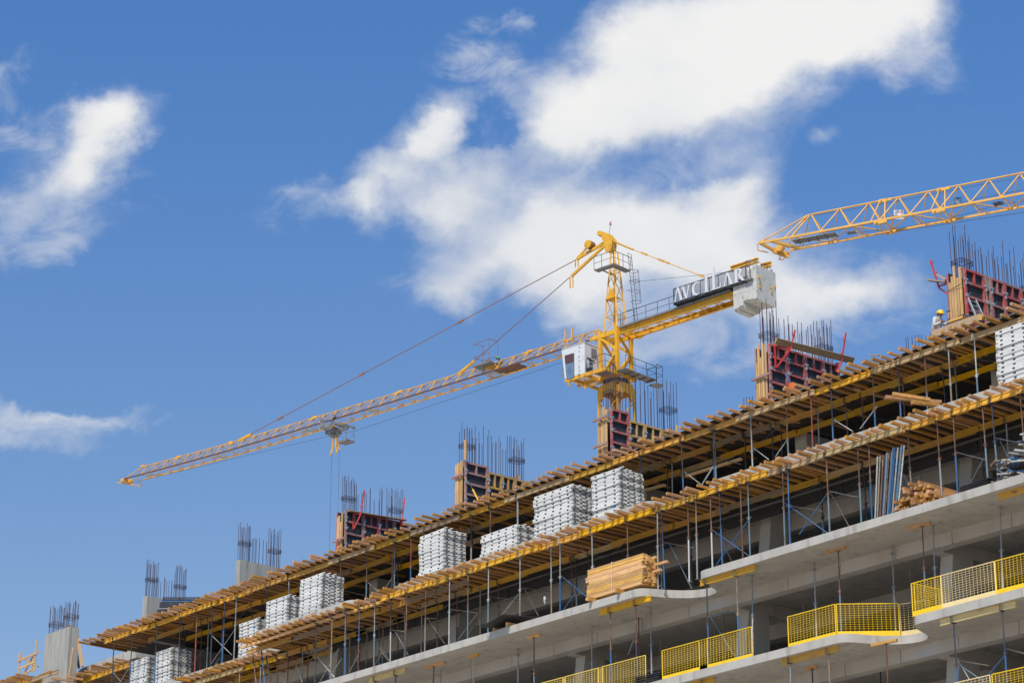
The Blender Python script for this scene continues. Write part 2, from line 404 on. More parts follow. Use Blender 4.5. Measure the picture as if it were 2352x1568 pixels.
def wave(uc, w0):
    return smooth_path([(uc-3.9,w0-.13),(uc-3.35,w0-.13),(uc-2.95,w0-.06),(uc-2.74,w0+.18),(uc-2.5,w0+.72),(uc-2.26,w0+1.15),(uc-1.95,w0+1.5),(uc-1.55,w0+1.72),
        (uc-1.15,w0+1.76),(uc-.82,w0+1.62),(uc-.58,w0+1.3),(uc-.36,w0+.72),(uc-.16,w0+.26),(uc+.12,w0+.03),(uc+.6,w0)])
U2 = at(*zr(1900,1500,3000,2156)(1830,838), 60.9).x
def slab(top, front, mats=concrete_edge, th=TH, yb=YB):
    m = MB(); m.prism([(x, y, top-th) for x, y in front]+[(front[-1][0], yb, top-th), (front[0][0], yb, top-th)], (0,0,th))
    return part('floor_slab', m, mats, bld)
slab(S4, [(XL,60.0)]+wave(-52.13,60.05)+wave(-33.2,60.05)+[(XR,60.05)])
slab(S3, [(XL,59.8)]+wave(-61.55,60.0)+wave(-42.6,60.0)+[(XR,60.0)])
slab(S2, [(XL,62.92),(-91.0,62.92)]+smooth_path([(-90.4,62.85),(-90.05,62.5),(-89.9,61.6),(-89.7,61.0),(-89.2,60.82)])+wave(-79.75,60.85)+wave(U2,60.85)+[(XR,60.85)])
slab(S5, [(XL,60.0)]+wave(-61.0,60.0)+wave(-42.0,60.0)+[(XR,60.0)])
for k in range(1, 6): slab(S5-3.44*k, [(XL,60.0),(XR,60.0)])
def beam_c(name, lo, hi):
    m = MB(); m.lohi(lo, hi); return part(name, m, concrete, bld)
for top in [S3, S4, S5]:
    so_ = top-TH
    m = MB(); m.lohi((XL, 62.185, so_-.40), (XR, 62.60, so_+.01)); xj = XL
    while xj < XR:                                   # cast in lengths: a narrow joint is left between them
        m.lohi((xj+.012, 62.16, so_-.42), (min(xj+2.42, XR), 62.595, so_+.008)); xj += 2.44
    part('edge_beam', m, concrete, bld)
    beam_c('inner_beam', (XL, 66.4, so_-.55), (XR, 66.9, so_+.01))
    for u in WALLS: beam_c('cross_beam', (u-.47, 62.603, so_-.44), (u-.03, YB, so_+.008))
beam_c('inner_beam', (XL, 65.2, S2-TH-.62), (XR, 65.6, S2-TH+.01))
beam_c('inner_beam', (XL, 69.4, S2-TH-.55), (XR, 69.9, S2-TH+.01))
m = MB(); m.lohi((XL, YB+.003, 0), (XR, YB+.3, S1)); part('added_back_wall', m, concrete, bld)  # unseen, added so that the interior stays dark
m = MB(); m.lohi((XL, 63.0, 0), (XL+.3, YB, S2-TH-.003)); part('added_end_wall', m, concrete, bld)  # unseen end walls, added to keep light out of the open sides
m = MB(); m.lohi((XR-.3, 63.0, 0), (XR, YB, S2-TH-.003)); part('added_end_wall', m, concrete, bld)
for base in [S5, S4, S3]+[S5-3.44*k for k in range(1, 6)]:
    top = base+3.44-TH-.43 if base != S3 else S2-TH
    for u in WALLS:
        m = MB(); h = top-base; dy = 1.3 if base == S3 else 0; yb = 64.05+dy
        m.prism([(u-.52, 62.66+dy, base), (u-.52, yb, base), (u-.52, yb, top), (u-.52, 63.08+dy, top)], (.52,0,0))
        part('column', m, concrete, bld)
for u in WALLS[1:]:
    m = MB(); m.lohi((u-.62, 66.4, S2), (u-.03, 69.6, S1-.32)); part('wall_column', m, concrete, bld)
# the last bay on the left: a bare slab edge set further back
m = MB()
fr = smooth_path([(-107.3,65.9),(-109,65.95),(-111.5,66.05),(-113.2,66.2),(-114.2,66.8)])
m.prism([(x, y, 31.84) for x, y in fr[::-1]]+[(-107.3, YB, 31.84), (-114.2, YB, 31.84)], (0,0,.5)); part('floor_slab', m, concrete_edge, bld)
# bare shear wall stubs standing on the top deck
def stub(lo, hi, mats=concrete_stub):
    m = MB(); c = .03
    x0,y0,z0 = lo; x1,y1,z1 = hi
    m.prism([(x0+c,y0,z0),(x1-c,y0,z0),(x1,y0+c,z0),(x1,y1,z0),(x0,y1,z0),(x0,y0+c,z0)], (0,0,z1-z0)); return part('shear_wall', m, mats, bld)
stub((-113.9, 64.5, S1-3.4), (-111.54, 65.1, 34.0))
stub((-104.70, 64.5, S1-.3), (-104.34, 66.85, 34.12))
stub((-96.76, 64.5, S1-.3), (-96.41, 66.9, 34.21))

# ---------------------------------------------------------------- rebar cages
def cage(x0, x1, y0, y1, z0, hs, hm, label, nx=2, end=.55):
    """bars at both ends of a wall rise higher and carry hoops; a sparser row stands between"""
    c = thing('rebar_cage', label, 'rebar cage', ((x0+x1)/2, (y0+y1)/2, z0), 'rebar cages rising from the walls')
    along_y = (y1-y0) > (x1-x0)
    rnd = random.Random(label)
    def bar_(x, y, h):
        m = MB(); dx, dy = rnd.gauss(0,.012), rnd.gauss(0,.012)
        m.tube((x, y, z0), (x+dx, y+dy, z0+h), .0125, 5); part('rebar', m, rebar_m, c)
    L0, L1 = (y0, y1) if along_y else (x0, x1)
    W0, W1 = (x0, x1) if along_y else (y0, y1)
    def pt(l, w): return (w, l) if along_y else (l, w)
    for a, b in ((L0, L0+end), (L1-end, L1)):
        for i in range(5):
            for w in (W0, W1): bar_(*pt(a+(b-a)*i/4+rnd.uniform(-.03,.03), w+rnd.uniform(-.02,.02)), hs*rnd.uniform(.88,1.04))
        for w in (W0+(W1-W0)*.5,): bar_(*pt(a, w), hs); bar_(*pt(b, w), hs*.97)
        zc = z0+hs*rnd.uniform(.42,.5) if z0 > 33 else 34.75+(z0+hs-34.75)*rnd.uniform(.28,.46)
        for k in range(5):
            m = MB(); e = .03; z = zc+k*.042+rnd.uniform(-.008,.008)
            ps = [(*pt(a-e, W0-e), z), (*pt(b+e, W0-e), z+rnd.uniform(-.02,.02)), (*pt(b+e, W1+e), z), (*pt(a-e, W1+e), z)]
            m.path(ps+[ps[0]], .008, 5); part('stirrup_hoop', m, rebar_m, c)
    n = max(3, int((L1-L0-2*end)/.24)+1)
    for i in range(n):
        for w in (W0, W1):
            l = L0+end+(L1-L0-2*end)*(i+.5)/n
            bar_(*pt(l+rnd.uniform(-.07,.07), w), hm*rnd.uniform(.85,1.08))
    return c
cage(-113.75, -111.7, 64.62, 65.1, 33.6, 1.9, 1.75, 'rebar cage on the leftmost bare wall stub, beside the timber guard rail')
cage(-104.66, -104.40, 64.6, 66.75, 33.9, 2.05, 1.35, 'rebar cage on the second bare wall stub, above the stacked blue frames', end=.5)
cage(-96.72, -96.45, 64.6, 66.8, 33.95, 2.1, 1.45, 'rebar cage on the third bare wall stub from the left', end=.5)
cage(-88.7, -88.42, 64.62, 67.8, 32.6, 3.75, 3.4, 'rebar cage inside the leftmost wall formwork with red brackets')
cage(-80.45, -80.12, 64.62, 67.9, 32.6, 4.1, 3.85, 'rebar cage inside the formwork with a tall end panel and yellow strut')
cage(-71.4, -71.0, 64.62, 68.2, 32.6, 4.05, 3.85, 'rebar cage in front of the tower crane mast')
cage(-62.75, -62.36, 64.62, 68.1, 32.6, 4.15, 3.85, 'rebar cage inside the formwork topped by a grey plank')
cage(-53.45, -53.02, 64.62, 68.9, 32.6, 4.2, 3.9, 'tallest rebar cage, above the ladder formwork at the right edge')
# little starter bars along the top deck
st = []
ZQ = zr(2800,1100,4096,2258)
for zx, zy in ((305,880),(325,870),(345,868),(365,862),(1436,455),(1450,450),(1478,448),(1500,440),(1523,436),(1545,440),(1575,445)):
    p = at(*ZQ(zx, zy), 66.2); m = MB(); m.tube((p.x, 66.2, 32.05), (p.x, 66.2, p.z+.12), .012, 5)
    st.append(solo('starter_bar', m, rebar_m, 'x', 'rebar', org=(p.x, 66.2, 32.05)))

# ---------------------------------------------------------------- landmarks used in labels
TOPM = [(100,'leftmost wall stub'),(326,'second wall stub'),(540,'third wall stub'),(775,'red bracket formwork'),(1044,'yellow strut formwork'),
        (1372,'crane-side formwork'),(1733,'plank-topped formwork'),(2172,'ladder formwork')]
STM = [(300,'leftmost panel stack'),(357,'second panel stack'),(552,'third panel stack'),(595,'fourth panel stack'),(688,'fifth panel stack'),(963,'sixth panel stack'),
       (1105,'seventh panel stack'),(1226,'eighth panel stack'),(1358,'ninth panel stack'),(2290,'rightmost panel stack')]
FLM = [(1140,'dark overhanging board'),(1348,'strapped timber bundle'),(1612,'rounded balcony corner'),(2000,'blue pole rack'),(2065,'loose timber pile'),(2265,'scrap heap')]
RLM = [(1000,'left frame side'),(1215,'leftmost guard rail'),(1517,'middle guard rail'),(1800,'wavy guard rail'),(2091,'rightmost guard rail')]
name_by_place(st, 'thin starter bar on the top deck', TOPM, 'starter bars on the top deck')

# ---------------------------------------------------------------- joists
JM = []
for k in range(5):
    rnd = random.Random(40+k); m = MB(); w = (.085,.095,.10,.075,.105)[k]; h = (.10,.095,.105,.10,.09)[k]; l = 2.75
    for i in range(3):
        y0, y1 = l*i/3, l*(i+1)/3
    m.prism([(-w/2+.006,0,0),(w/2-.006,0,0),(w/2,0,.006),(w/2,0,h-.006),(w/2-.006,0,h),(-w/2+.006,0,h),(-w/2,0,h-.006),(-w/2,0,.006)], (0,l,0))
    JM.append(m.mesh('timber_joist', joist_wood))
def joist(x, y, z, L=1.0, rot=0.0, tilt=0.0):
    o = inst('timber_joist', random.choice(JM), (x, y, z), rot=(tilt, 0, rot), scale=(random.uniform(.92,1.08), L, random.uniform(.95,1.04)))
    tag(o, 'x', 'timber joist'); return o
def joist_row(xa, xb, wt, z, pitch, L=1.0, spread=.12):
    out = []; x = xa
    while x < xb:
        d = pitch(x)*random.uniform(.72,1.28)
        x += d
        out.append(joist(x, wt+random.gauss(0,spread), z, L, random.gauss(0,.022)))
        if random.random() < .22:
            x += random.uniform(.10,.16); out.append(joist(x, wt+random.gauss(0,spread), z, L, random.gauss(0,.02)))
    return out
ZJ1, ZJ2 = 31.92, 28.48
j1 = joist_row(-107.2, -45.0, 62.27, ZJ1, lambda x: .40 if x < -92 else .43)
name_by_place(j1, 'sawn timber joist end of the top deck', TOPM, 'timber joists sticking out of the top deck')
j2 = joist_row(-98.2, -91.2, 62.3, ZJ2, lambda x: .40) + joist_row(-90.6, -81.0, 60.3, ZJ2, lambda x: .42, spread=.08) + joist_row(-81.0, -45.6, 60.12, ZJ2, lambda x: .39, spread=.10)
name_by_place(j2, 'sawn timber joist end of the middle deck', STM, 'timber joists sticking out of the middle deck')
j3 = joist_row(-104.5, -46.0, 64.25, ZJ1, lambda x: 1.5, L=1.05, spread=.18)
print('JOISTS', len(j1), len(j2), len(j3))
name_by_place(j3, 'inner joist stub under the top deck', STM, 'inner joists under the top deck')

# ---------------------------------------------------------------- plywood on the top deck
pl = []
x = -107.0; k = 0
while x < -25:
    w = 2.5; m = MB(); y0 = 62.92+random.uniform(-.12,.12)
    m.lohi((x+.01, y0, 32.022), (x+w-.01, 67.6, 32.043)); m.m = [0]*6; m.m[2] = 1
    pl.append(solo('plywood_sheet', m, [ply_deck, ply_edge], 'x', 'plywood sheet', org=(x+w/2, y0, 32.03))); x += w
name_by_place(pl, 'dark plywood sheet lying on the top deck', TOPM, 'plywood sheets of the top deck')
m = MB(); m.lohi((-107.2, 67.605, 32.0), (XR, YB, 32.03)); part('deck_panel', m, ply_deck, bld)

# dark film-faced sheets between the joists and the cast middle slab
pl = []
x = -90.4
while x < -26:
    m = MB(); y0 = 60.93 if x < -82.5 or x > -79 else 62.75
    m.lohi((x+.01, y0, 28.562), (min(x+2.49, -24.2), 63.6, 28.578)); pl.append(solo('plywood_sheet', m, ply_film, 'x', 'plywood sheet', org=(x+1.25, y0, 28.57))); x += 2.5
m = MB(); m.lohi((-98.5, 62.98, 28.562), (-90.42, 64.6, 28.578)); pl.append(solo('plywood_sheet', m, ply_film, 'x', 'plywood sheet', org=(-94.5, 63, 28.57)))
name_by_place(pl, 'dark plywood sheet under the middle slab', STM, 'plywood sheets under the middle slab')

# ---------------------------------------------------------------- H-beams
def hbeam_mesh(L):
    m = MB(); hw, hh = .04, .20
    m.lohi((0,-hw,0), (L,hw,.038)); m.lohi((0,-hw,hh-.038), (L,hw,hh)); m.lohi((.004,-.016,.038), (L-.004,.016,hh-.038))
    return m
HB_M = {L: [hbeam_mesh(L).mesh('timber_beam', b[1]) for b in BEAMS] for L in (3.3, 3.9)}
CUT = HB_M
def hbeam(x, y, z, L, ci, name='timber_beam'):
    o = inst(name, HB_M[L][ci], (x, y, z)); tag(o, 'x', 'timber beam'); o['c'] = ci; return o
def beam_row(xa, xb, y, z, seq):
    out = []; x = xa; i = 0
    while x < xb:
        L = random.choice((3.3, 3.9)); ci = seq[i % len(seq)]
        out.append(hbeam(x, y+(.045 if i % 2 else -.045), z, L, ci)); x += L-random.uniform(.35,.8); i += 1
    return out
def name_beams(objs, where, marks, group):
    for ci in range(4):
        s_ = [o for o in objs if o['c'] == ci]
        if s_: name_by_place(s_, '%s H-beam in the %s' % (BEAMS[ci][0], where), marks, group)
    for o in objs: del o['c']
b = beam_row(-105.5, -45, 63.05, ZJ1-.2, [0,0,0,0,1,1,2,1,3,0,2,1,0,1,2,0,2,2,0,0])
name_beams(b, 'outer top row', TOPM, 'beams under the top deck')
b = beam_row(-103.9, -45, 64.5, ZJ1-.2, [1,1,0,1,3,1,1,3,1,1,3,1,3,1])
name_beams(b, 'second top row', STM, 'beams under the top deck')
b = beam_row(-102.5, -45, 65.75, ZJ1-.2, [0,1,1,0,1,0,2,1,0,2,1,2])
name_beams(b, 'third top row', STM, 'beams under the top deck')
b = beam_row(-97.5, -88.5, 63.1, ZJ2-.2, [2,0,1,0]) + beam_row(-91.2, -79.5, 61.62, ZJ2-.2, [1,3,1]) + beam_row(-80.4, -45, 60.65, ZJ2-.2, [0,1,0,0,0,1,0,2,2,0,0,1,0])
name_beams(b, 'outer middle row', STM, 'beams under the middle deck')
b = beam_row(-96.0, -45, 62.5, ZJ2-.2, [1,2,1,1,3,1,2,1])
b = [o for o in b if o.location.x > -81] + [o for o in b if o.location.x <= -81]
for o in b:
    if o.location.x < -81: o.location.y = 64.2 if o.location.x < -89 else 63.2
name_beams(b, 'second middle row', STM, 'beams under the middle deck')
# timber edge plank under the middle deck, left part
for (x0, x1, nm) in ((-90.75, -86.9, 'orange'), (-86.85, -82.9, 'light'), (-82.85, -80.75, 'short')):
    m = MB(); m.lohi((x0, 60.93, ZJ2-.115), (x1, 61.02, ZJ2-.003))
    solo('edge_plank', m, wood_x, '%s edge plank under the middle deck joists near the fifth panel stack' % nm, 'plank', 'edge planks under the middle deck')
# black plywood upstand under the middle deck
k = 0; up_ = []
x = -88.0
while x < -40:
    m = MB(); m.lohi((x, 63.62, ZJ2-.40), (x+2.96, 63.66, ZJ2-.003)); up_.append(solo('beam_side_board', m, ply_black, 'x', 'plywood board')); x += 3
name_by_place(up_, 'black plywood strip under the middle deck', FLM, 'black beam boards under the middle deck')

# ---------------------------------------------------------------- props
PM = {}
def pmesh(kind, H=0):
    key = (kind, round(H, 2))
    if key in PM: return PM[key]
    m = MB()
    if kind == 'outer': m.tube((0,0,.01), (0,0,H*.56), .030, 8)
    if kind == 'inner': m.tube((0,0,H*.56-.05), (0,0,H-.01), .0235, 8)
    if kind == 'collar':
        m.tube((0,0,H*.56-.09), (0,0,H*.56+.03), .043, 8); m.tube((-.11,0,H*.56), (.11,0,H*.56), .011, 5)
    if kind == 'base': m.lohi((-.06,-.06,0), (.06,.06,.008))
    if kind == 'plate': m.lohi((-.06,-.06,H-.008), (.06,.06,H))
    if kind == 'fork':
        m.lohi((-.075,-.06,H-.012), (.075,.10,H-.003))
        for sx in (-1,1):
            m.lohi((sx*.03-.008, -.105, H-.012), (sx*.03+.008, -.09, H+.185))
        m.lohi((-.038,-.106,H-.012), (.038,-.06,H-.004))
    if kind == 'star':
        m.tube((0,0,H-.30), (0,0,H-.22), .05, 8)
        for a in range(4):
            c_, s_ = math.cos(a*math.pi/2+.5), math.sin(a*math.pi/2+.5)
            m.tube((c_*.03,s_*.03,H-.26), (c_*.12,s_*.12,H-.22), .013, 5)
        m.lohi((-.06,-.06,H-.010), (.06,.06,H)); m.tube((0,0,H-.29), (0,0,H-.005), .021, 8)
    PM[key] = m.mesh(kind, galv); return PM[key]
LIGHT = {'blue':'blue','navy':'navy','teal':'teal','rust':'rusty','silver':'silver','white':'pale','red':'red','tan':'tan','dark':'black'}
def prop(x, y, z0, z1, lo, hi, head='fork', lean=0.0):
    H = round(z1-z0, 2)
    t = thing('steel_prop', 'x', 'prop', (x, y, z0)); t.rotation_euler = (0, lean, random.uniform(-.15,.15))
    inst('outer_tube', pmesh('outer', H), (0,0,0), t, mat=PROPC[lo]); inst('inner_tube', pmesh('inner', H), (0,0,0), t, mat=PROPC[hi])
    inst('collar', pmesh('collar', H), (0,0,0), t, mat=PROPC[hi]); inst('base_plate', pmesh('base'), (0,0,0), t, mat=PROPC[lo])
    inst('head_fork' if head == 'fork' else 'head_plate', pmesh(head, H), (0,0,0), t, mat=PROPC['navy' if (head == 'fork' and random.random() < .5) else hi])
    t['c'] = LIGHT[lo]+' and '+LIGHT[hi] if lo != hi else LIGHT[lo]
    return t
def name_props(objs, where, marks, group):
    for c in sorted({o['c'] for o in objs}):
        name_by_place([o for o in objs if o['c'] == c], '%s prop %s' % (c, where), marks, group)
    for o in objs: del o['c']
def prop_row(pxs, Y, z0, z1, py):
    return [prop(at(px, py(px), Y).x, Y+random.uniform(-.03,.03), z0, z1, lo, hi, lean=random.gauss(0,.008)) for px, lo, hi in pxs]
Z4x = lambda v: 1607.8+v*.3296
Z3x = lambda v: 1091+v*.293
Z2x = lambda v: 574.2+v*.293
ZBx = lambda v: 344.5+v*.1953
ZAx = lambda v: v*.1709
ZCx = lambda v: 746.4+v*.1953
Z5x = lambda v: 1148.4+v*.2686
Z6x = lambda v: 1722.6+v*.3043
ZDx = lambda v: 1837.5+v*.2188
L1y = lambda px: 1572.4-.356*px+60
pr = prop_row([(ZAx(1510),'navy','dark'),(ZAx(1758),'blue','dark'),(ZAx(2085),'blue','dark'),
    (ZBx(345),'navy','dark'),(ZBx(535),'red','rust'),(ZBx(722),'navy','dark'),(ZBx(870),'blue','navy'),(ZBx(1003),'silver','silver'),(ZBx(1370),'dark','navy'),(ZBx(1622),'silver','silver'),
    (Z2x(715),'rust','rust'),(Z2x(917),'teal','rust'),(Z2x(1135),'teal','navy'),(Z2x(1257),'blue','red'),(Z2x(1735),'silver','dark'),(Z2x(1885),'rust','rust'),(Z2x(2097),'silver','silver'),
    (Z3x(120),'rust','rust'),(Z3x(332),'silver','silver'),(Z3x(1305),'navy','navy'),(Z3x(1632),'blue','dark'),(Z3x(1885),'teal','dark'),
    (Z4x(97),'blue','dark'),(Z4x(360),'white','silver'),(Z4x(608),'teal','rust'),(Z4x(775),'red','red'),(Z4x(920),'blue','navy'),(Z4x(1212),'blue','rust'),(Z4x(1392),'blue','dark'),(Z4x(1575),'teal','rust'),(Z4x(1742),'tan','silver'),(Z4x(1920),'teal','white'),(Z4x(2290),'silver','silver')],
    63.05, S2, ZJ1-.2, L1y)
name_props(pr, 'under the top deck edge', STM, 'props in the outer row under the top deck')
pr = prop_row([(ZBx(60),'silver','dark'),(ZBx(392),'navy','dark'),(ZBx(590),'rust','dark'),(ZBx(680),'silver','silver'),(ZBx(842),'rust','rust'),(ZBx(1188),'dark','dark'),
    (Z2x(1113),'silver','tan'),(Z2x(1157),'silver','dark'),(Z2x(1740),'navy','dark'),(Z3x(1517),'silver','dark'),(Z3x(1543),'white','silver'),(Z3x(1868),'rust','dark'),(Z3x(2120),'silver','tan'),
    (Z4x(320),'white','dark'),(Z4x(510),'navy','navy'),(Z4x(573),'rust','dark'),(Z4x(825),'white','silver'),(Z4x(1028),'tan','rust'),(Z4x(1137),'rust','rust'),(Z4x(1420),'rust','rust'),(Z4x(1705),'navy','navy'),(Z4x(1782),'tan','tan')],
    64.5, S2, ZJ1-.2, lambda px: L1y(px)+40)
name_props(pr, 'in the second row under the top deck', STM, 'props in the second row under the top deck')
L2y = lambda px: 1676-.332*px+70
pr = prop_row([(ZBx(1945),'navy','dark'),(ZBx(2137),'tan','tan'),(ZBx(2300),'blue','teal'),
    (ZCx(75),'tan','rust'),(ZCx(240),'silver','rust'),(ZCx(405),'rust','blue'),(ZCx(580),'teal','silver'),(ZCx(775),'white','dark'),(ZCx(957),'rust','rust'),(ZCx(1173),'tan','rust'),(ZCx(1455),'white','silver'),(ZCx(1685),'teal','rust'),(ZCx(1915),'teal','silver'),(ZCx(2287),'tan','silver'),
    (Z5x(165),'tan','silver'),(Z5x(435),'tan','silver'),(Z5x(516),'blue','silver'),(Z5x(795),'silver','silver'),(Z5x(1097),'white','rust'),(Z5x(1347),'silver','silver'),(Z5x(1403),'blue','navy'),(Z5x(1605),'white','rust'),(Z5x(1675),'silver','tan'),(Z5x(1803),'white','rust'),(Z5x(1895),'blue','navy'),(Z5x(2070),'rust','rust'),(Z5x(2132),'teal','teal'),
    (Z6x(248),'teal','rust'),(Z6x(293),'blue','blue'),(Z6x(585),'teal','rust'),(Z6x(820),'teal','rust'),(ZDx(725),'blue','rust'),(ZDx(1155),'tan','dark'),(ZDx(1460),'silver','rust'),(ZDx(1620),'blue','rust'),(ZDx(1940),'teal','rust'),(ZDx(2047),'teal','navy'),(ZDx(2330),'silver','rust')],
    60.65, S3, ZJ2-.2, L2y)
name_props(pr, 'under the middle deck edge', FLM, 'props in the outer row under the middle deck')
pr = prop_row([(ZBx(905),'silver','silver'),(ZBx(1155),'white','silver'),(ZBx(1357),'navy','dark'),(ZBx(1480),'white','rust'),(ZBx(1650),'silver','silver'),(ZBx(1712),'blue','rust'),(ZBx(1805),'tan','dark'),(ZBx(1967),'blue','silver'),(ZBx(2210),'tan','silver'),
    (ZCx(155),'tan','tan'),(ZCx(270),'blue','dark'),(ZCx(355),'rust','tan'),(ZCx(500),'teal','rust'),(ZCx(540),'teal','tan'),(ZCx(720),'dark','rust'),(ZCx(930),'teal','silver'),(ZCx(1130),'silver','silver'),(ZCx(1325),'rust','rust'),(ZCx(1550),'navy','rust'),(ZCx(1820),'white','silver'),(ZCx(2045),'tan','rust'),
    (Z5x(620),'rust','rust'),(Z5x(655),'silver','dark'),(Z5x(760),'dark','dark'),(Z5x(1380),'silver','tan'),(Z5x(1642),'dark','dark'),
    (Z6x(548),'teal','navy'),(Z6x(876),'navy','dark'),(ZDx(232),'teal','dark'),(ZDx(690),'navy','dark'),(ZDx(1905),'dark','dark'),(ZDx(2180),'blue','silver')],
    62.5, S3, ZJ2-.2, lambda px: L2y(px)+45)
for o in pr:
    if o.location.x < -82: o.location.y = 63.1
name_props(pr, 'in the second row under the middle deck', FLM, 'props in the second row under the middle deck')
# leaning props at the step of the middle deck
for (xa, ya, xb, yb, lo, lab) in ((1195,965,1250,1414,'rust','leaning rusty prop under the left end of the orange edge plank'),(1310,1020,1350,1414,'blue','leaning blue prop right of the rusty one under the edge plank'),(1365,1100,1430,1400,'dark','leaning dark prop third under the left end of the edge plank')):
    p, q = at(ZBx(xa), 1292.2+ya*.1953, 61.6), at(ZBx(xb), 1292.2+yb*.1953, 61.2)
    q = p+(q-p)*((S3-p.z)/(q.z-p.z))
    m = MB(); m.tube(q, p, .03, 8); m.box(p, (.12,.12,.012)); m.box(q+Vector((0,0,.006)), (.12,.12,.012)); solo('steel_prop', m, PROPC[lo], lab, 'prop', 'leaning props at the step', org=q)

# ---------------------------------------------------------------- props, T-heads and yellow cut beams under the balconies
def under_prop(px, py, Y, floor, soffit, lo, hi, head='star', lean=0.0, timber=None, yaw=.1):
    x = at(px, py, Y).x
    top = soffit
    if timber:
        top = soffit-.10
    t = prop(x, Y, floor, top, lo, hi, head if not timber else 'plate', lean)
    tb = None
    if timber:
        w, cx = timber; cxw = at(cx, py, Y).x
        m = MB(); m.box((cxw, Y, soffit-.052), (w, .10, .096), 0, (Vector((math.cos(yaw),math.sin(yaw),0)), Vector((-math.sin(yaw),math.cos(yaw),0)), ZX))
        tb = solo('timber_block', m, wood_x, 'x', 'timber block')
    return t, tb
up1, tbs = [], []
F3, F4 = S3-TH, S4-TH
for a in [(Z5x(290),1450,60.7,S4,F3,'teal','rust','plate',0,(.62,Z5x(290))),
          (Z5x(152),1480,61.6,S4,F3,'silver','silver','star'),(Z5x(783),1430,61.4,S4,F3,'silver','silver','star'),
          (Z5x(1287),1400,61.2,S4,F3,'silver','silver','star'),(Z5x(2140),1330,61.0,S4,F3,'white','silver','star',.035),
          (Z5x(725),1480,64.2,S4,F3,'silver','silver','star'),(Z5x(478),1500,64.6,S4,F3,'silver','silver','plate'),(Z5x(1905),1400,63.9,S4,F3,'silver','silver','plate'),
          (Z6x(648),1180,60.8,S4,F3,'teal','rust','plate',.01,(.80,Z6x(635))),(Z6x(470),1230,61.5,S4,F3,'white','silver','star',.01),(Z6x(1060),1220,62.0,S4,F3,'white','silver','star',.01),
          (Z6x(1280),1150,60.8,S4,F3,'teal','rust','plate',.015,(.82,Z6x(1270))),(Z6x(1362),1170,61.2,S4,F3,'silver','silver','star',.02),(Z6x(1850),1120,61.3,S4,F3,'white','silver','star',.045),
          (ZCx(1285),1450,60.7,S4,F3,'rust','rust','plate',0,(1.10,ZCx(1297))),(ZCx(1750),1420,60.9,S4,F3,'blue','white','plate',0,(.50,ZCx(1750))),(ZCx(1362),1500,61.5,S4,F3,'silver','silver','star'),(ZCx(2272),1440,61.6,S4,F3,'silver','silver','star'),
          (Z5x(1185),1420,62.0,S4,F3,'navy','rust','plate'),(Z5x(275),1550,64.4,S4,F3,'rust','dark','plate')]:
    t, tb = under_prop(*a); up1.append(t)
    if tb: tbs.append(tb)
ub = []
def cut_beam(p, q, Y, soffit, ci, props_, floor, mats=None):
    a, b_ = at(*p, Y), at(*q, Y)
    x0, x1 = a.x, b_.x
    m = hbeam_mesh(x1-x0); m.v = [v+Vector((x0, Y, soffit-.203)) for v in m.v]
    for px, py, lo, hi in props_:
        up_p.append(prop(at(px, py, Y).x, Y, floor, soffit-.203, lo, hi, 'fork'))
    o = solo('cut_beam', m, mats or BEAMS[ci][1], 'x', 'timber beam', org=((x0+x1)/2, Y, soffit-.2)); ub.append(o)
    return o
up_p = up1
Z5 = zr(2000,2000,3100,2352); Z6 = zr(3000,1900,4096,2068); ZC = zr(1300,2200,2100,2352); ZD = zr(3200,1650,4096,2352)
cut_beam(Z5(855,955), Z5(1290,845), 60.16, F3, 0, [(*Z5(945,1100),'blue','rust'),(*Z5(1163,1050),'navy','rust')], S4)
cut_beam(Z5(1715,710), Z5(2185,595), 60.16, F3, 0, [(*Z5(1773,900),'blue','dark'),(*Z5(2030,850),'blue','tan')], S4)
cut_beam(ZC(520,1510), ZC(943,1370), 60.2, F3, 2, [(*ZC(595,1540),'rust','rust'),(*ZC(832,1480),'dark','dark')], S4, beam_pale)
cut_beam(Z6(1880,195), Z6(2230,105), 60.2, F3, 0, [(*Z6(2150,150),'tan','silver')], S4)
name_props(up1, 'under the upper balcony slab', RLM, 'props under the upper balcony')
up2 = []; up_p = up2
cut_beam(Z6(238,1400), Z6(668,1305), 60.17, F4, 1, [(*Z6(305,1480),'white','silver'),(*Z6(597,1450),'tan','tan')], S5)
cut_beam(Z6(1440,1115), Z6(2008,985), 60.2, F4, 2, [(*Z6(1545,1250),'blue','navy'),(*Z6(1912,1150),'blue','navy')], S5, beam_pale)
cut_beam(Z5(1400,1590), Z5(1832,1505), 60.17, F4, 0, [(*Z5(1740,1560),'blue','navy')], S5)
for a in [(Z6x(1018),1450,60.9,S5,F4,'blue','rust','plate',.01,(1.0,Z6x(1010))),(Z6x(465),1540,61.6,S5,F4,'dark','navy','plate',.01,(.45,Z6x(465))),(Z6x(985),1550,62.9,S5,F4,'dark','dark','plate',0,(.3,Z6x(985)))]:
    t, tb = under_prop(*a); up2.append(t); tbs.append(tb)
name_props(up2, 'under the lower balcony slab', RLM, 'props under the lower balcony')
words3_later = ub[3]
name_by_place(ub, 'cut yellow H-beam piece pressed under a balcony slab', RLM, 'cut beams under the balconies')
name_by_place(tbs, 'short timber block pressed under a balcony slab', RLM, 'timber head blocks under the balconies')

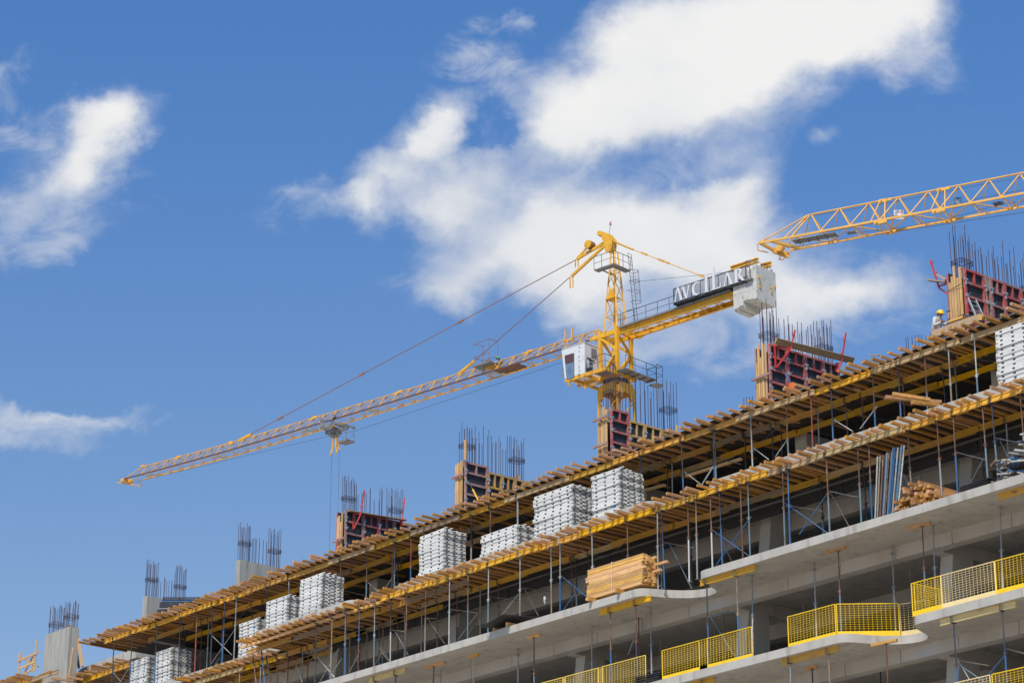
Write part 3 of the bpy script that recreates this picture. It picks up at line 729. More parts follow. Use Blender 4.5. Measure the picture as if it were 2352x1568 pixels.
# ---------------------------------------------------------------- stacked white formwork panels
PH = .152
def hole_face(m, o, ax, up, nrm, n, w, h, mi, edge):
    """a rail face with a row of oblong openings through it, dark behind"""
    cw = w/n; hw, hh = .056, .028
    for i in range(n):
        c = o+ax*(cw*(i+.5))+up*(h*.52)
        oc = [c+ax*(hw*x)+up*(hh*y) for x, y in ((-1,-.55),(-.75,-1),(.75,-1),(1,-.55),(1,.55),(.75,1),(-.75,1),(-1,.55))]
        q = [o+ax*(cw*i), o+ax*(cw*(i+1)), o+ax*(cw*(i+1))+up*h, o+ax*(cw*i)+up*h]
        m.add(oc+q, [(8,9,2,1),(9,10,4,3),(10,11,6,5),(11,8,0,7),(9,3,2),(10,5,4),(11,7,6),(8,1,0)], mi)
        m.add([p-nrm*.03 for p in oc], [tuple(range(8))], 1)
        m.add(oc+[p-nrm*.03 for p in oc], [(k, (k+1) % 8, 8+(k+1) % 8, 8+k) for k in range(8)], 1)
def panel_mesh(L, Dp):
    """origin at the front right bottom corner; L along -X, Dp along +Y"""
    m = MB(); X, Y = Vector((1,0,0)), Vector((0,1,0)); h = PH-.004
    z0 = ZX*.022; hf = h-.022
    s = .012
    hole_face(m, Vector((-L, 0, 0))+z0, X, ZX, -Y, max(3, round(L/.46)), L, hf, 0, s)
    hole_face(m, Vector((0, 0, 0))+z0, Y, ZX, X, max(3, round(Dp/.33)), Dp, hf, 0, s)
    hole_face(m, Vector((0, Dp, 0))+z0, -X, ZX, Y, 3, L, hf, 0, s)
    hole_face(m, Vector((-L, Dp, 0))+z0, -Y, ZX, -X, 3, Dp, hf, 0, s)
    m.lohi((-L+.012,.012,h-.004), (-.012,Dp-.012,h+.001), 2)
    # flared lower lip, worn and dirty underneath
    e = .014
    a = [(-L,0,.022),(0,0,.022),(0,Dp,.022),(-L,Dp,.022)]
    b_ = [(-L-e,-e,.008),(e,-e,.008),(e,Dp+e,.008),(-L-e,Dp+e,.008)]
    c_ = [(-L-e,-e,0),(e,-e,0),(e,Dp+e,0),(-L-e,Dp+e,0)]
    d_ = [(-L+.06,.06,0),(-.06,.06,0),(-.06,Dp-.06,0),(-L+.06,Dp-.06,0)]
    m.add(a+b_, [(i, (i+1) % 4, 4+(i+1) % 4, 4+i) for i in range(4)], 0)
    m.add(b_+c_, [(i, (i+1) % 4, 4+(i+1) % 4, 4+i) for i in range(4)], 2)
    m.add(c_+d_, [(i, (i+1) % 4, 4+(i+1) % 4, 4+i) for i in range(4)], 2)
    for i in range(3):  # shade of the undercut between panels, put in as raised dark strips
        ya, yb = Dp*(i+.12)/3, Dp*(i+.95)/3
        m.prism([(.002,ya,.004),(.002,yb,.004),(.002,yb-.06,.036),(.002,ya+.06,.036)], (.016,0,0), 1)
    # dark notches at the corners of each rail
    for cx, cy in ((-L,0),(0,0),(0,Dp),(-L,Dp)):
        sx = 1 if cx < 0 else -1; sy = 1 if cy == 0 else -1
        m.box((cx+sx*.05, cy-sy*.003, .030), (.075,.010,.016), 1); m.box((cx-sx*.003, cy+sy*.09, .028), (.010,.15,.020), 1)
    return m
PAN = {}
def stack(nm, corner, topn, L, Dp, W, base, desc):
    key = (round(L,2), round(Dp,2))
    if key not in PAN: PAN[key] = panel_mesh(L, Dp).mesh('formwork_panel', [panel_white, panel_dark, panel_lip])
    p = at(*corner, W)
    n = max(3, round((p.z-base-.08)/PH))
    b0 = p.z-n*PH
    for sy in (.08, Dp-.16):                        # bearers under the stack
        m = MB(); m.lohi((p.x-L+.05, W+sy, base), (p.x-.05, W+sy+.09, b0-.002)); solo('bearer', m, wood_x, 'timber bearer under the %s, %s' % (nm, 'front one' if sy < .1 else 'rear one'), 'bearer', 'bearers under the panel stacks')
    for k in range(n):
        o = inst('formwork_panel', PAN[key], (p.x+random.uniform(-.022,.022), W+random.uniform(-.022,.022), b0+k*PH), rot=(0,0,random.gauss(0,.010)))
        pos = 'topmost' if k == n-1 else ordinal(n-k)+' from the top'
        tag(o, 'white steel formwork panel with oblong holes in the %s, %s' % (nm, pos), 'formwork panel', 'white panels in the %s' % nm)
    # loose ledge strips lying on top
    for i in range(3):
        m = MB(); y = W+.15+i*.28
        m.bar((p.x-L*.9+random.uniform(0,.3), y, p.z+.02), (p.x+random.uniform(-.1,.1), y+random.uniform(-.06,.06), p.z+.03+random.uniform(0,.02)), .07, .035)
        solo('steel_strip', m, panel_white, 'loose white steel strip on top of the %s, %s from the front' % (nm, ordinal(i+1)), 'steel strip', 'strips on the panel stacks')
    return p
ZR = zr(3400,1200,4096,2183); ZA = zr(0,2300,700,2352); ZB = zr(600,2250,1400,2352); Z2 = zr(1000,1700,2200,2352); Z3 = zr(1900,1500,3000,2156); Z4 = zr(2800,1100,4096,2258)
stack('leftmost panel stack', ZA(1985,1085), 0, 1.45, 1.15, 63.6, S2, '')
stack('second panel stack', ZB(247,995), 0, 1.28, 1.15, 63.35, S2, '')
stack('third panel stack', ZB(1262,650), 0, 1.40, 1.1, 63.15, S2, '')
stack('fourth panel stack', ZB(1612,378), 0, 1.52, 1.15, 61.55, S2, '')
stack('fifth panel stack', Z2(560,1155), 0, 1.52, 1.16, 61.5, S2, '')
stack('sixth panel stack', Z2(1515,808), 0, 1.55, 1.15, 61.5, S2, '')
stack('seventh panel stack', Z2(2090,772), 0, 2.17, 1.15, 61.5, S2, '')
stack('eighth panel stack', Z3(758,852), 0, 2.18, 1.2, 61.5, S2, '')
stack('ninth panel stack', Z3(1125,724), 0, 1.50, 1.24, 61.5, S2, '')
pc = at(*ZR(1815,395), 61.5)
stack('rightmost panel stack', proj((pc.x+2.3, 61.5, pc.z)), 0, 2.3, 1.2, 61.5, S2, '')
def words3(name, s, size, loc, rot, m_, parent=None, align='CENTER', ext=.002):
    cu = bpy.data.curves.new(name, 'FONT'); cu.body = s; cu.size = size; cu.align_x = align; cu.align_y = 'CENTER'; cu.extrude = ext
    t = bpy.data.objects.new(name, cu); COL.objects.link(t)
    bpy.context.view_layer.update()
    me = bpy.data.meshes.new_from_object(t.evaluated_get(bpy.context.evaluated_depsgraph_get()))
    bpy.data.objects.remove(t); me.materials.clear(); me.materials.append(m_)
    o = bpy.data.objects.new(name, me); COL.objects.link(o)
    root = parent
    while root and root.parent: root = root.parent
    o.location = Vector(loc)-(root.location if root else Vector()); o.rotation_euler = rot
    if parent: o.parent = parent
    return o
FRONT = (math.pi/2, 0, 0)
def mark_on(p, Y, size):
    # printed maker's word on the panel it belongs to
    best = min((o for o in COL.objects if o.name.startswith('formwork_panel')), key=lambda o: (o.location-Vector((p.x+.3, Y, p.z-.07))).length)
    w_ = words3('printed_word', 'PERI', size, (0,0,0), FRONT, letter_blue)
    w_.parent = best; w_.location = (p.x-best.location.x, -.006, .085)
mark_on(at(*Z3(1083,1028), 61.5), 61.5, .13)
mark_on(at(*ZB(1225,755), 63.15), 63.15, .13)

# ---------------------------------------------------------------- scaffold braces between the props
br = []
def brace(p, q, Y, c, Y2=None, r=.019):
    a, b_ = at(*p, Y), at(*q, Y2 or Y)
    m = MB(); m.tube(a, b_, r, 6); o = solo('brace_tube', m, PROPC[c], 'x', 'brace tube'); br.append(o)
ZQ = Z4
for p, q, c in ((ZQ(375,1205),ZQ(480,1285),'white'),(ZQ(605,1150),ZQ(525,1265),'white'),(ZQ(935,1008),ZQ(1065,1088),'white'),(ZQ(1235,912),ZQ(1115,1070),'white'),(ZQ(105,1310),ZQ(5,1470),'white'),
                (Z3(1645,760),Z3(1785,865),'white'),(Z3(1885,690),Z3(1780,860),'white'),(Z3(1900,655),Z3(2090,700),'dark'),
                (ZB(735,860),ZB(962,1080),'white'),(ZB(1000,778),ZB(708,1200),'silver'),(ZB(640,1010),ZB(375,1335),'dark'),(ZB(820,1110),ZB(760,1200),'blue'),
                (Z2(925,1230),Z2(1012,1310),'silver'),(Z2(1115,1195),Z2(1050,1290),'silver'),(Z2(720,1290),Z2(905,1335),'dark'),
                (ZA(1510,1290),ZA(1620,1420),'silver'),(ZA(1735,1240),ZA(1610,1440),'silver')): brace(p, q, 63.7, c)
name_by_place(br, 'slanting brace tube under the top deck', STM, 'braces under the top deck'); br = []
for p, q, c in ((Z5(540,660),Z5(795,868),'blue'),(Z5(742,655),Z5(545,932),'blue'),(Z5(1810,250),Z5(2135,478),'blue'),(Z5(2120,175),Z5(1848,552),'blue'),(ZD(-160,945),ZD(300,1270),'blue'),(ZD(272,870),ZD(-5,1275),'blue')): brace(p, q, 61.3, c, r=.022)
name_by_place(br, 'bright blue cross brace tube under the middle deck', FLM, 'blue braces under the middle deck'); br = []
for p, q, c in ((Z5(1405,358),Z5(1660,408),'tan'),(Z5(1450,370),Z5(1640,755),'teal'),(Z5(1810,225),Z5(2075,280),'rust'),(Z5(1890,330),Z5(1980,515),'rust'),(Z5(175,745),Z5(435,780),'rust'),(Z5(215,760),Z5(330,990),'tan'),(Z5(160,800),Z5(10,1000),'silver'),
                (ZD(290,818),ZD(612,888),'silver'),(ZD(320,835),ZD(520,1200),'tan'),(ZD(1625,410),ZD(1945,492),'silver'),(ZD(1920,495),ZD(1740,830),'silver'),(ZD(2055,265),ZD(2352,325),'silver'),(ZD(2100,295),ZD(2190,475),'teal'),
                (ZC(790,935),ZC(950,955),'tan'),(ZC(825,950),ZC(980,1230),'silver'),(ZC(765,1015),ZC(585,1350),'tan'),(ZC(560,1045),ZC(750,1305),'tan'),(ZC(595,1030),ZC(760,1300),'teal'),(ZC(1190,795),ZC(1310,800),'tan'),(ZC(1210,800),ZC(1410,1100),'tan'),
                (ZC(1790,745),ZC(1560,1055),'silver'),(ZC(1800,800),ZC(1690,980),'rust'),(ZC(1470,690),ZC(1800,735),'tan'),(ZC(1930,540),ZC(2270,590),'rust'),(ZC(1930,575),ZC(2145,770),'rust'),(ZC(2270,515),ZC(2050,790),'silver'),
                (ZC(160,1150),ZC(0,1430),'silver'),(ZC(0,1350),ZC(115,1490),'white'),(ZC(200,1265),ZC(90,1430),'silver'),(ZC(170,1145),ZC(500,1180),'rust'),(ZC(410,1190),ZC(285,1430),'silver'),
                (ZB(1490,1280),ZB(1590,1414),'tan'),(ZB(1690,1290),ZB(1600,1414),'tan'),(ZB(1970,1105),ZB(2165,1345),'white'),(ZB(2225,1010),ZB(1995,1400),'silver'),(ZB(1720,1200),ZB(1790,1400),'silver')): brace(p, q, 61.9, c)
for p, q, c in ((Z6(300,230),Z6(550,270),'tan'),): brace(p, q, 61.9, c)
name_by_place(br, 'thin brace tube under the middle deck', FLM, 'thin braces under the middle deck'); br = []
for p, q, c in ((Z5(1780,1000),Z5(2020,940),'teal'),(Z5(1805,1005),Z5(2000,1320),'teal'),(Z5(960,1225),Z5(1150,1180),'tan'),(Z5(1145,1185),Z5(1095,1320),'silver')): brace(p, q, 61.2, c)
zE = zr(3600,2380,4096,2216)
for p, q, c in ((zE(1010,1150),zE(1590,1255),'tan'),(zE(1010,1200),zE(1530,1560),'teal'),(zE(1870,1075),zE(1510,1500),'blue'),(zE(1910,950),zE(2240,1040),'tan'),(zE(1070,1210),zE(1240,1500),'silver')): brace(p, q, 61.0, c)
name_by_place(br, 'brace tube under a balcony slab', RLM, 'braces under the balconies')

# ---------------------------------------------------------------- yellow mesh guard rails
rails = []
def rail(xa, ya, xb, yb, z, base, kick='rail', lab='', H=1.06, lean=(0,0)):
    m_ = base
    a, b_ = Vector((xa, ya, z)), Vector((xb, yb, z)); d = (b_-a); L = d.length; d.normalize()
    nrm = d.cross(ZX); up = (ZX+nrm*lean[0]).normalized()
    t = thing('guard_rail', lab, 'guard rail', (a+b_)/2, 'mesh guard rails on the balconies')
    P = lambda s, h: a+d*s+up*h
    m = MB()
    m.tube(P(.015,0), P(.015,H), .018, 6); m.tube(P(L-.015,0), P(L-.015,H), .018, 6); m.tube(P(.015,H), P(L-.015,H), .018, 6)
    part('frame', m, m_, t)
    m = MB(); k = 0; rnd = random.Random(lab); sag = rnd.uniform(0,.02)
    n = int((L-.06)/.145)
    for i in range(1, n+1):
        s_ = L*i/(n+1); m.tube(P(s_,.17), P(s_,H-.01), .0060, 4)
    for i in range(1, 12):
        h = .17+(H-.18)*i/12
        pts = [P(L*j/6, h)+nrm*(sag*math.sin(math.pi*j/6)*rnd.uniform(.3,1)) for j in range(7)]
        m.path(pts, .0060, 4)
    part('wire_mesh', m, m_, t)
    m = MB(); m.bar(P(.03,.085), P(L-.03,.085), .006, .165, up)
    part('toe_board', m, m_, t)
    rails.append(t); return t
rb = lambda q: at(*q, 60.12).x
def rl(q0, q1, mm, lab, **k): rail(rb(q0), 60.12, rb(q1), 60.12, S4+.003, mm, lab=lab, **k)
rl(Z5(150,1790), Z5(560,1690), rail_light, 'light yellow mesh guard rail, leftmost of the row at the bottom edge')
rl(Z5(540,1700), Z5(880,1612), rail_light, 'light yellow mesh guard rail in the middle of the leftmost row')
rl(Z5(842,1630), Z5(1250,1520), rail_light, 'light yellow mesh guard rail ending left of the black board stack')
rl(Z5(1388,1500), Z5(1780,1405), rail_yel, 'bright yellow mesh guard rail directly right of the black board stack')
rl(Z5(1705,1425), Z5(2160,1308), rail_yel, 'bright yellow mesh guard rail whose right end meets a slanted column')
rl(Z6(290,1283), Z6(652,1188), rail_yel, 'bent yellow mesh guard rail at the left of the wavy slab edge')
rail(-55.42, 60.135, -54.05, 61.62, S4+.003, rail_yel, lab='yellow mesh guard rail turned along the wavy slab edge')
rail(-54.12, 61.72, -53.1, 62.02, S4+.003, rail_pale, lab='short pale mesh guard rail in the hollow of the wavy edge')
rl(Z6(1228,1060), Z6(1455,1005), rail_yel, 'yellow mesh guard rail at the rounded tip of the right balcony')
rail(rb(Z6(1232,1060))+.05, 60.16, rb(Z6(1232,1060))+.12, 61.75, S4+.003, rail_yel, lab='yellow mesh guard rail running inward from the rounded balcony tip')
rl(Z6(1452,1005), Z6(1862,907), rail_pale, 'pale paint-spotted mesh guard rail on the right balcony')
rl(Z6(1862,907), Z6(2260,808), rail_yel, 'yellow mesh guard rail cut by the right edge of the photo')
r5 = lambda q: at(*q, 60.1).x
for q0, q1, mm, lab in ((Z6(1050,1790), Z6(1400,1715), rail_pale, 'pale mesh guard rail lowest in the bottom right corner, left one'),
                        (Z6(1395,1715), Z6(1820,1615), rail_pale, 'pale mesh guard rail in the bottom right corner, beside a yellow one'),
                        (Z6(1830,1612), Z6(2260,1510), rail_yel, 'yellow mesh guard rail in the bottom right corner')):
    rail(r5(q0), 60.1, r5(q1), 60.1, S5+.003, mm, lab=lab)

# the maker's word stamped on one of the beams
b_ = words3_later; w_ = words3('printed_word', 'PERI', .12, (0,0,0), FRONT, dark_steel); w_.parent = b_; p_ = at(*Z6(1995,160), 60.16); w_.location = (p_.x-b_.location.x, -.018, .10)
# thin rods standing behind the guard rails and loose cables hanging between the floors
rods = []
for q, h_ in ((Z6(410,1250),1.5),(Z6(705,1180),1.5),(Z6(1135,1180),1.7),(Z6(1215,1030),1.6),(Z6(1690,950),1.5),(Z5(990,1560),1.5),(Z5(1370,1470),1.6),(Z5(1835,1370),1.4),(Z5(2170,1290),1.3),(Z5(640,1660),1.5)):
    x = at(*q, 60.35).x; m = MB(); m.tube((x, 60.35+(1.3 if -54.8 < x < -52.5 else 0), S4), (x+random.gauss(0,.03), 60.4+(1.3 if -54.8 < x < -52.5 else 0), S4+h_), .010, 5); rods.append(solo('thin_rod', m, prop_dark if False else PROPC['dark'], 'x', 'rod'))
name_by_place(rods, 'thin dark rod standing behind a guard rail', RLM, 'thin rods behind the guard rails')
cbs = []
for i in range(9):
    x0 = -98+i*5.6+random.uniform(-1,1); L_ = random.uniform(2.5,5); z_ = S2-.45 if i % 2 else 31.62; y_ = 61.7 if i % 2 else 63.9; sg_ = random.uniform(.3,.8)
    m = MB(); m.path([(x0+L_*t, y_+.15*math.sin(t*5), z_-sg_*4*t*(1-t)) for t in (k/14 for k in range(15))], .011, 5); cbs.append(solo('hanging_cable', m, cable_m, 'x', 'cable'))
name_by_place(cbs, 'slack dark cable hung between the props', STM, 'slack cables among the props')

# ---------------------------------------------------------------- wall formwork on the top deck
def wall_panel(xf, y0, y1, z0, z1, ribs, lab, fr=None, sgn=1, post=None):
    """framed panel standing on the wall's side; its face looks along +X (sgn 1) or -X"""
    fr = fr or frame_red
    t = thing('wall_panel', lab, 'wall panel', (xf, (y0+y1)/2, z0), 'framed wall panels on the top deck')
    d = .11*sgn; fx = xf
    lo = lambda a, b_: (min(a, b_), max(a, b_))
    def bx(m, xa, xb, ya, yb, za, zb):
        m.lohi((min(xa,xb), ya, za), (max(xa,xb), yb, zb))
    m = MB(); bx(m, fx, fx+.018*sgn, y0+.006, y1-.006, z0, z1-.006); part('plywood_face', m, ply_black, t)
    m = MB(); w = .08; a, b_ = fx+.0185*sgn, fx+d
    bx(m, a, b_, y0+.002, y0+w, z0, z1); bx(m, a, b_, y1-w, y1-.002, z0, z1)
    bx(m, a, b_, y0+w, y1-w, z1-w, z1-.001); bx(m, a, b_, y0+w, y1-w, z0+.001, z0+w)
    for k in range(1, ribs):
        z = z0+(z1-z0)*k/ribs; bx(m, a, b_-.006*sgn, y0+w, y1-w, z-.042, z+.042)
    zt = z0+(z1-z0)*(ribs-1)/ribs
    bx(m, a, b_-.009*sgn, (y0+y1)/2-.03, (y0+y1)/2+.03, zt+.032, z1-w)
    part('frame', m, fr, t)
    if sgn > 0:
        for k in (.2, .62):
            m = MB(); z = z0+(z1-z0)*k+.15
            m.tube((fx+d, y0+.03, z), (fx+d+.03, y0+.03, z), .075, 8); m.tube((fx+d+.03, y0+.03, z), (fx+d+.16, y0+.05, z+.03), .012, 5)
            part('tie_nut', m, galv, t)
        for k in (.42, .86):
            m = MB(); z = z0+(z1-z0)*k
            m.lohi((fx+d+.001, y0-.07, z-.03), (fx+d+.05, y0+.09, z+.03)); m.lohi((fx+d+.002, y0-.015, z-.2), (fx+d+.042, y0+.04, z-.031)); part('clamp', m, galv, t)
    return t
def stop_boards(x0, x1, y, z0, tops, lab):
    n = len(tops); w = (x1-x0)/n
    for i, zt in enumerate(tops):
        m = MB(); yy = y-.05-random.uniform(0,.05)
        m.lohi((x0+i*w+.012, yy, z0), (x0+(i+1)*w-.012, yy+.045, zt))
        solo('stop_end_board', m, wood_z, 'upright timber board closing the %s, %s from the left' % (lab, ordinal(i+1)), 'timber board', 'upright boards closing the wall forms', org=(x0+i*w+w/2, yy, z0))
def ties(x0, x1, y, zs, lab):
    for i, z in enumerate(zs):
        m = MB(); m.bar((x0-.12, y-.16, z), (x1+.16, y-.16, z+.02), .05, .09)
        solo('waler', m, frame_rust, 'rusty steel waler across the upright boards of the %s, %s from the top' % (lab, ordinal(i+1)), 'waler', 'walers across the wall forms')
Z0 = 32.05
def bracket(p, q, base, X, lab):
    """red walkway bracket: a leaning post on a triangular frame hung on a panel"""
    a, b_, c = on_x(*p, X+.35), on_x(*q, X+.30), on_x(*base, X+.16)
    m = MB(); m.bar(a, b_, .05, .05); m.bar(b_, c, .05, .06)
    top = Vector((X+.12, c.y, b_.z)); m.bar(b_, top, .05, .06); m.bar(top, Vector((X+.13, c.y, c.z)), .05, .05)
    for k in (.25, .7):
        pt = a+(b_-a)*k; m.bar(pt, pt+Vector((0,-.09,.0)), .02, .02); m.bar(pt+Vector((0,-.09,-.01)), pt+Vector((0,-.10,.09)), .02, .02)
    solo('walkway_bracket', m, red_paint, lab, 'bracket', 'red walkway brackets', org=c)
zF = zr(3000,1320,3450,2205); zW = zr(3600,900,4096,1555)
# leftmost form
X = -88.33
for i, (ya, yb) in enumerate(((64.5,65.5),(65.5,66.35),(66.35,67.2),(67.2,68.0))):
    wall_panel(X, ya, yb, Z0, 34.73, 5, 'red framed panel of the leftmost wall formwork, %s from its near end' % ordinal(i+1), frame_rust if i in (0,) else frame_red)
wall_panel(X-.48, 64.5, 68.0, Z0, 34.72, 4, 'rear panel of the leftmost wall formwork, seen edge-on', frame_red, -1)
stop_boards(X-.46, X+.0, 64.5, Z0, [34.45,34.5,34.2,34.6], 'leftmost wall formwork')
ties(X-.5, X+.05, 64.5, [33.35], 'leftmost wall formwork')
bracket(Z2(897,510), Z2(868,695), Z2(812,812), X, 'red walkway bracket leaning up on the leftmost wall formwork, left one')
bracket(Z2(1214,568), Z2(1195,742), Z2(1183,800), X, 'red walkway bracket at the far end of the leftmost wall formwork')
p, q = on_x(*Z2(775,668), X+.2), on_x(*Z2(1222,742), X+.2)
m = MB(); m.bar(p+Vector((0,0,-.02)), q+Vector((0,0,-.02)), .22, .035); solo('walkway_plank', m, plank_grey, 'thin grey plank along the top of the leftmost wall formwork', 'plank')
p, q = at(*Z2(650,1005), 64.1), at(*Z2(688,890), 64.3)
m = MB(); m.tube(Vector((p.x, p.y, Z0)), q, .03, 6); solo('push_pull_strut', m, red_paint, 'red raking strut at the left foot of the leftmost wall formwork', 'strut')
# second form: tall end panel, lower yellow ribbed ones behind
X = -79.98
wall_panel(X, 64.5, 65.72, Z0, 34.87, 6, 'tall rusty red panel at the near end of the yellow strut formwork', frame_rust)
for i, (ya, yb) in enumerate(((65.73,66.5),(66.5,67.2),(67.2,68.0))):
    wall_panel(X, ya, yb, Z0, 34.66, 4, 'low yellow ribbed panel behind the tall one, %s in the row' % ordinal(i+1), frame_yellow)
wall_panel(X-.5, 64.5, 65.72, Z0, 34.85, 4, 'tall rear panel of the yellow strut formwork, seen edge-on', frame_rust, -1); wall_panel(X-.5, 65.73, 68.0, Z0, 34.62, 3, 'low rear panel hidden behind the yellow ribbed panels of the second wall formwork', frame_yellow, -1)
stop_boards(X-.48, X-.0, 64.5, Z0, [34.80,34.85,34.9,34.92], 'yellow strut formwork')
ties(X-.5, X-.02, 64.5, [34.25,33.0], 'yellow strut formwork')
p, q = at(*Z2(1688,115), 64.38), at(*Z2(1688,290), 64.38)
m = MB(); m.lohi((p.x-.055, 64.36, 34.86), (p.x+.055, 64.41, p.z)); solo('tall_board', m, wood_z, 'tall pale board rising above the yellow strut formwork', 'timber board')
p, q = on_x(*Z2(1715,440), X+.25), on_x(*Z2(1790,590), X+.9)
m = MB(); m.tube(p, p+(q-p)*.42, .02, 6, 0); m.tube(p+(q-p)*.42, q, .038, 6, 1); solo('push_pull_strut', m, [dark_steel, crane_yel], 'yellow adjustable strut leaning on the second wall formwork', 'strut')
yy = 67.6
for i, (dx, h) in enumerate(((0,.34),(.12,.36),(.24,.32))):
    m = MB(); m.lohi((X-.45+dx, yy, 34.3), (X-.45+dx+.11, yy+.05, 34.62+h))
    solo('timber_board', m, wood_z, 'short upright board end at the far end of the yellow strut formwork, %s from left' % ordinal(i+1), 'timber board', 'board ends at the yellow strut formwork')
# crane side form
X = -70.93
wall_panel(X, 64.5, 65.45, Z0, 34.8, 6, 'narrow tall red panel in front of the tower crane mast', frame_red)
for i, (ya, yb) in enumerate(((65.46,66.3),(66.3,67.2),(67.2,68.2))):
    wall_panel(X, ya, yb, Z0, 34.52, 4, 'low yellow ribbed panel right of the narrow red one, %s in the row' % ordinal(i+1), frame_yellow)
wall_panel(X-.55, 64.5, 65.45, Z0, 34.5, 4, 'tall rear panel of the crane-side formwork, seen edge-on', frame_rust, -1); wall_panel(X-.55, 65.46, 68.2, Z0, 34.48, 3, 'low rear panel behind the yellow ribbed panels of the crane-side formwork', frame_yellow, -1)
stop_boards(X-.55, X-.0, 64.45, Z0, [34.55,34.3,34.9,34.75], 'crane-side formwork')
ties(X-.58, X-.05, 64.4, [34.4,33.3], 'crane-side formwork')
for i, dx in enumerate((-.3,.06)):
    m = MB(); m.lohi((X+dx, 68.0, 34.3), (X+dx+.1, 68.05, 34.85)); solo('timber_board', m, wood_z, 'short upright board at the far end of the crane-side formwork, %s one' % ('left','right')[i], 'timber board')
# plank-topped form
X = -62.26
for i, (ya, yb) in enumerate(((64.5,65.45),(65.45,66.4),(66.4,67.35),(67.35,68.25))):
    wall_panel(X, ya, yb, Z0, 35.02, 6, 'red framed panel of the plank-topped formwork, %s from its near end' % ordinal(i+1))
wall_panel(X-.56, 64.5, 68.25, Z0, 35.0, 4, 'rear panel of the plank-topped formwork, seen edge-on', frame_rust, -1)
stop_boards(X-.56, X-.02, 64.5, Z0, [34.4,35.05,34.55,35.1,35.0], 'plank-topped formwork')
ties(X-.6, X+.1, 64.5, [33.75], 'plank-topped formwork')
bracket(zF(885,0), zF(795,360), zF(515,735), X, 'red walkway bracket at the near end of the plank-topped formwork')
bracket(zF(1880,55), zF(1790,650), zF(1700,815), X, 'red walkway bracket at the far end of the plank-topped formwork')
p, q = on_x(*zF(505,215), X+.28), on_x(*zF(2025,600), X+.28)
m = MB(); m.bar(p, q, .045, .26, Vector((.6,0,.8))); solo('walkway_plank', m, plank_brown, 'long grey-brown plank tipped up along the top of the plank-topped formwork', 'plank')
p, q = on_x(*zF(630,760), X+.2), on_x(*zF(820,1070), X+.8)
m = MB(); m.tube(p, p+(q-p)*.3, .02, 6, 0); m.tube(p+(q-p)*.3, q, .034, 6, 1); solo('push_pull_strut', m, [dark_steel, PROPC['blue']], 'blue strut leaning against the plank-topped formwork', 'strut')
p = at(*zF(845,1030), 64.0)
m = MB(); m.lohi((p.x-.10, 63.9, 32.05), (p.x-.02, 63.96, p.z-.02)); m.lohi((p.x+.0, 63.92, 32.05), (p.x+.09, 63.98, p.z-.01)); m.lohi((p.x-.021, 63.93, 32.3), (p.x+.001, 63.95, p.z-.1))
solo('orange_post', m, orange_m, 'bright orange plastic piece standing at the foot of the plank-topped formwork', 'post')
# ladder form at the right edge
X = -52.92
for i, (ya, yb, f_) in enumerate(((64.5,65.55,frame_red),(65.56,65.86,frame_rust),(65.87,66.6,frame_red),(66.6,67.5,frame_red),(67.5,68.4,frame_red),(68.4,69.3,frame_rust))):
    wall_panel(X, ya, yb, Z0, 35.09, 6, 'red framed panel of the ladder formwork, %s from its near end' % ordinal(i+1), f_)
wall_panel(X-.6, 64.5, 69.3, Z0, 35.1, 4, 'rear panel of the ladder formwork, seen edge-on', frame_red, -1)
stop_boards(X-.58, X-.02, 64.5, Z0, [34.7,34.9,35.25,34.8,35.15], 'ladder formwork')
for i, z in enumerate((34.4, 33.3)):
    m = MB(); m.tube((X-.6,64.38,z), (X+.02,64.38,z+.08), .012, 5); solo('tie_wire', m, dark_steel, 'thin dark tie across the boards of the ladder formwork, %s one' % ('upper','lower')[i], 'tie')
# bracket to the left of it, with planks
a, b_, c = at(*zW(378,440), 64.9), at(*zW(492,790), 64.9), at(*zW(600,865), 64.9)
m = MB(); m.bar(a, b_, .05, .05); m.bar(b_, c, .05, .05); m.bar(b_+Vector((-.02,0,.08)), at(*zW(590,735), 64.9), .05, .05)
for k in (.12, .5): pt = a+(b_-a)*k; m.bar(pt, pt+Vector((.09,0,0)), .02, .02); m.bar(pt+Vector((.09,0,-.01)), pt+Vector((.10,0,.09)), .02, .02)
solo('walkway_bracket', m, red_paint, 'red walkway bracket sticking out left of the ladder formwork', 'bracket', 'red walkway brackets')
p, q = at(*zW(355,685), 64.8), at(*zW(590,710), 64.8)
for i, dz in enumerate((0, .06)):
    m = MB(); m.bar(p+Vector((.0+.45*i,0,dz-.02)), q+Vector((0,0,dz-.02)), .24, .045); solo('walkway_plank', m, plank_grey, '%s grey plank lying on the bracket left of the ladder formwork' % ('lower long','upper short')[i], 'plank')
# ladder
t = thing('ladder', 'short aluminium ladder leaning on the right-hand red formwork', 'ladder', on_x(*zW(950,1140), X+.75))
pa_, pb_ = on_x(*zW(853,915), X+.2), on_x(*zW(950,1140), X+.75); qa, qb = on_x(*zW(950,945), X+.2), on_x(*zW(1060,1180), X+.75)
for a, b_ in ((pa_,pb_),(qa,qb)):
    m = MB(); m.bar(a, b_, .035, .075); part('side_rail', m, galv, t)
for k in (.12,.38,.64,.9):
    m = MB(); m.tube(pa_+(pb_-pa_)*k, qa+(qb-qa)*k, .018, 6); part('rung', m, galv, t)
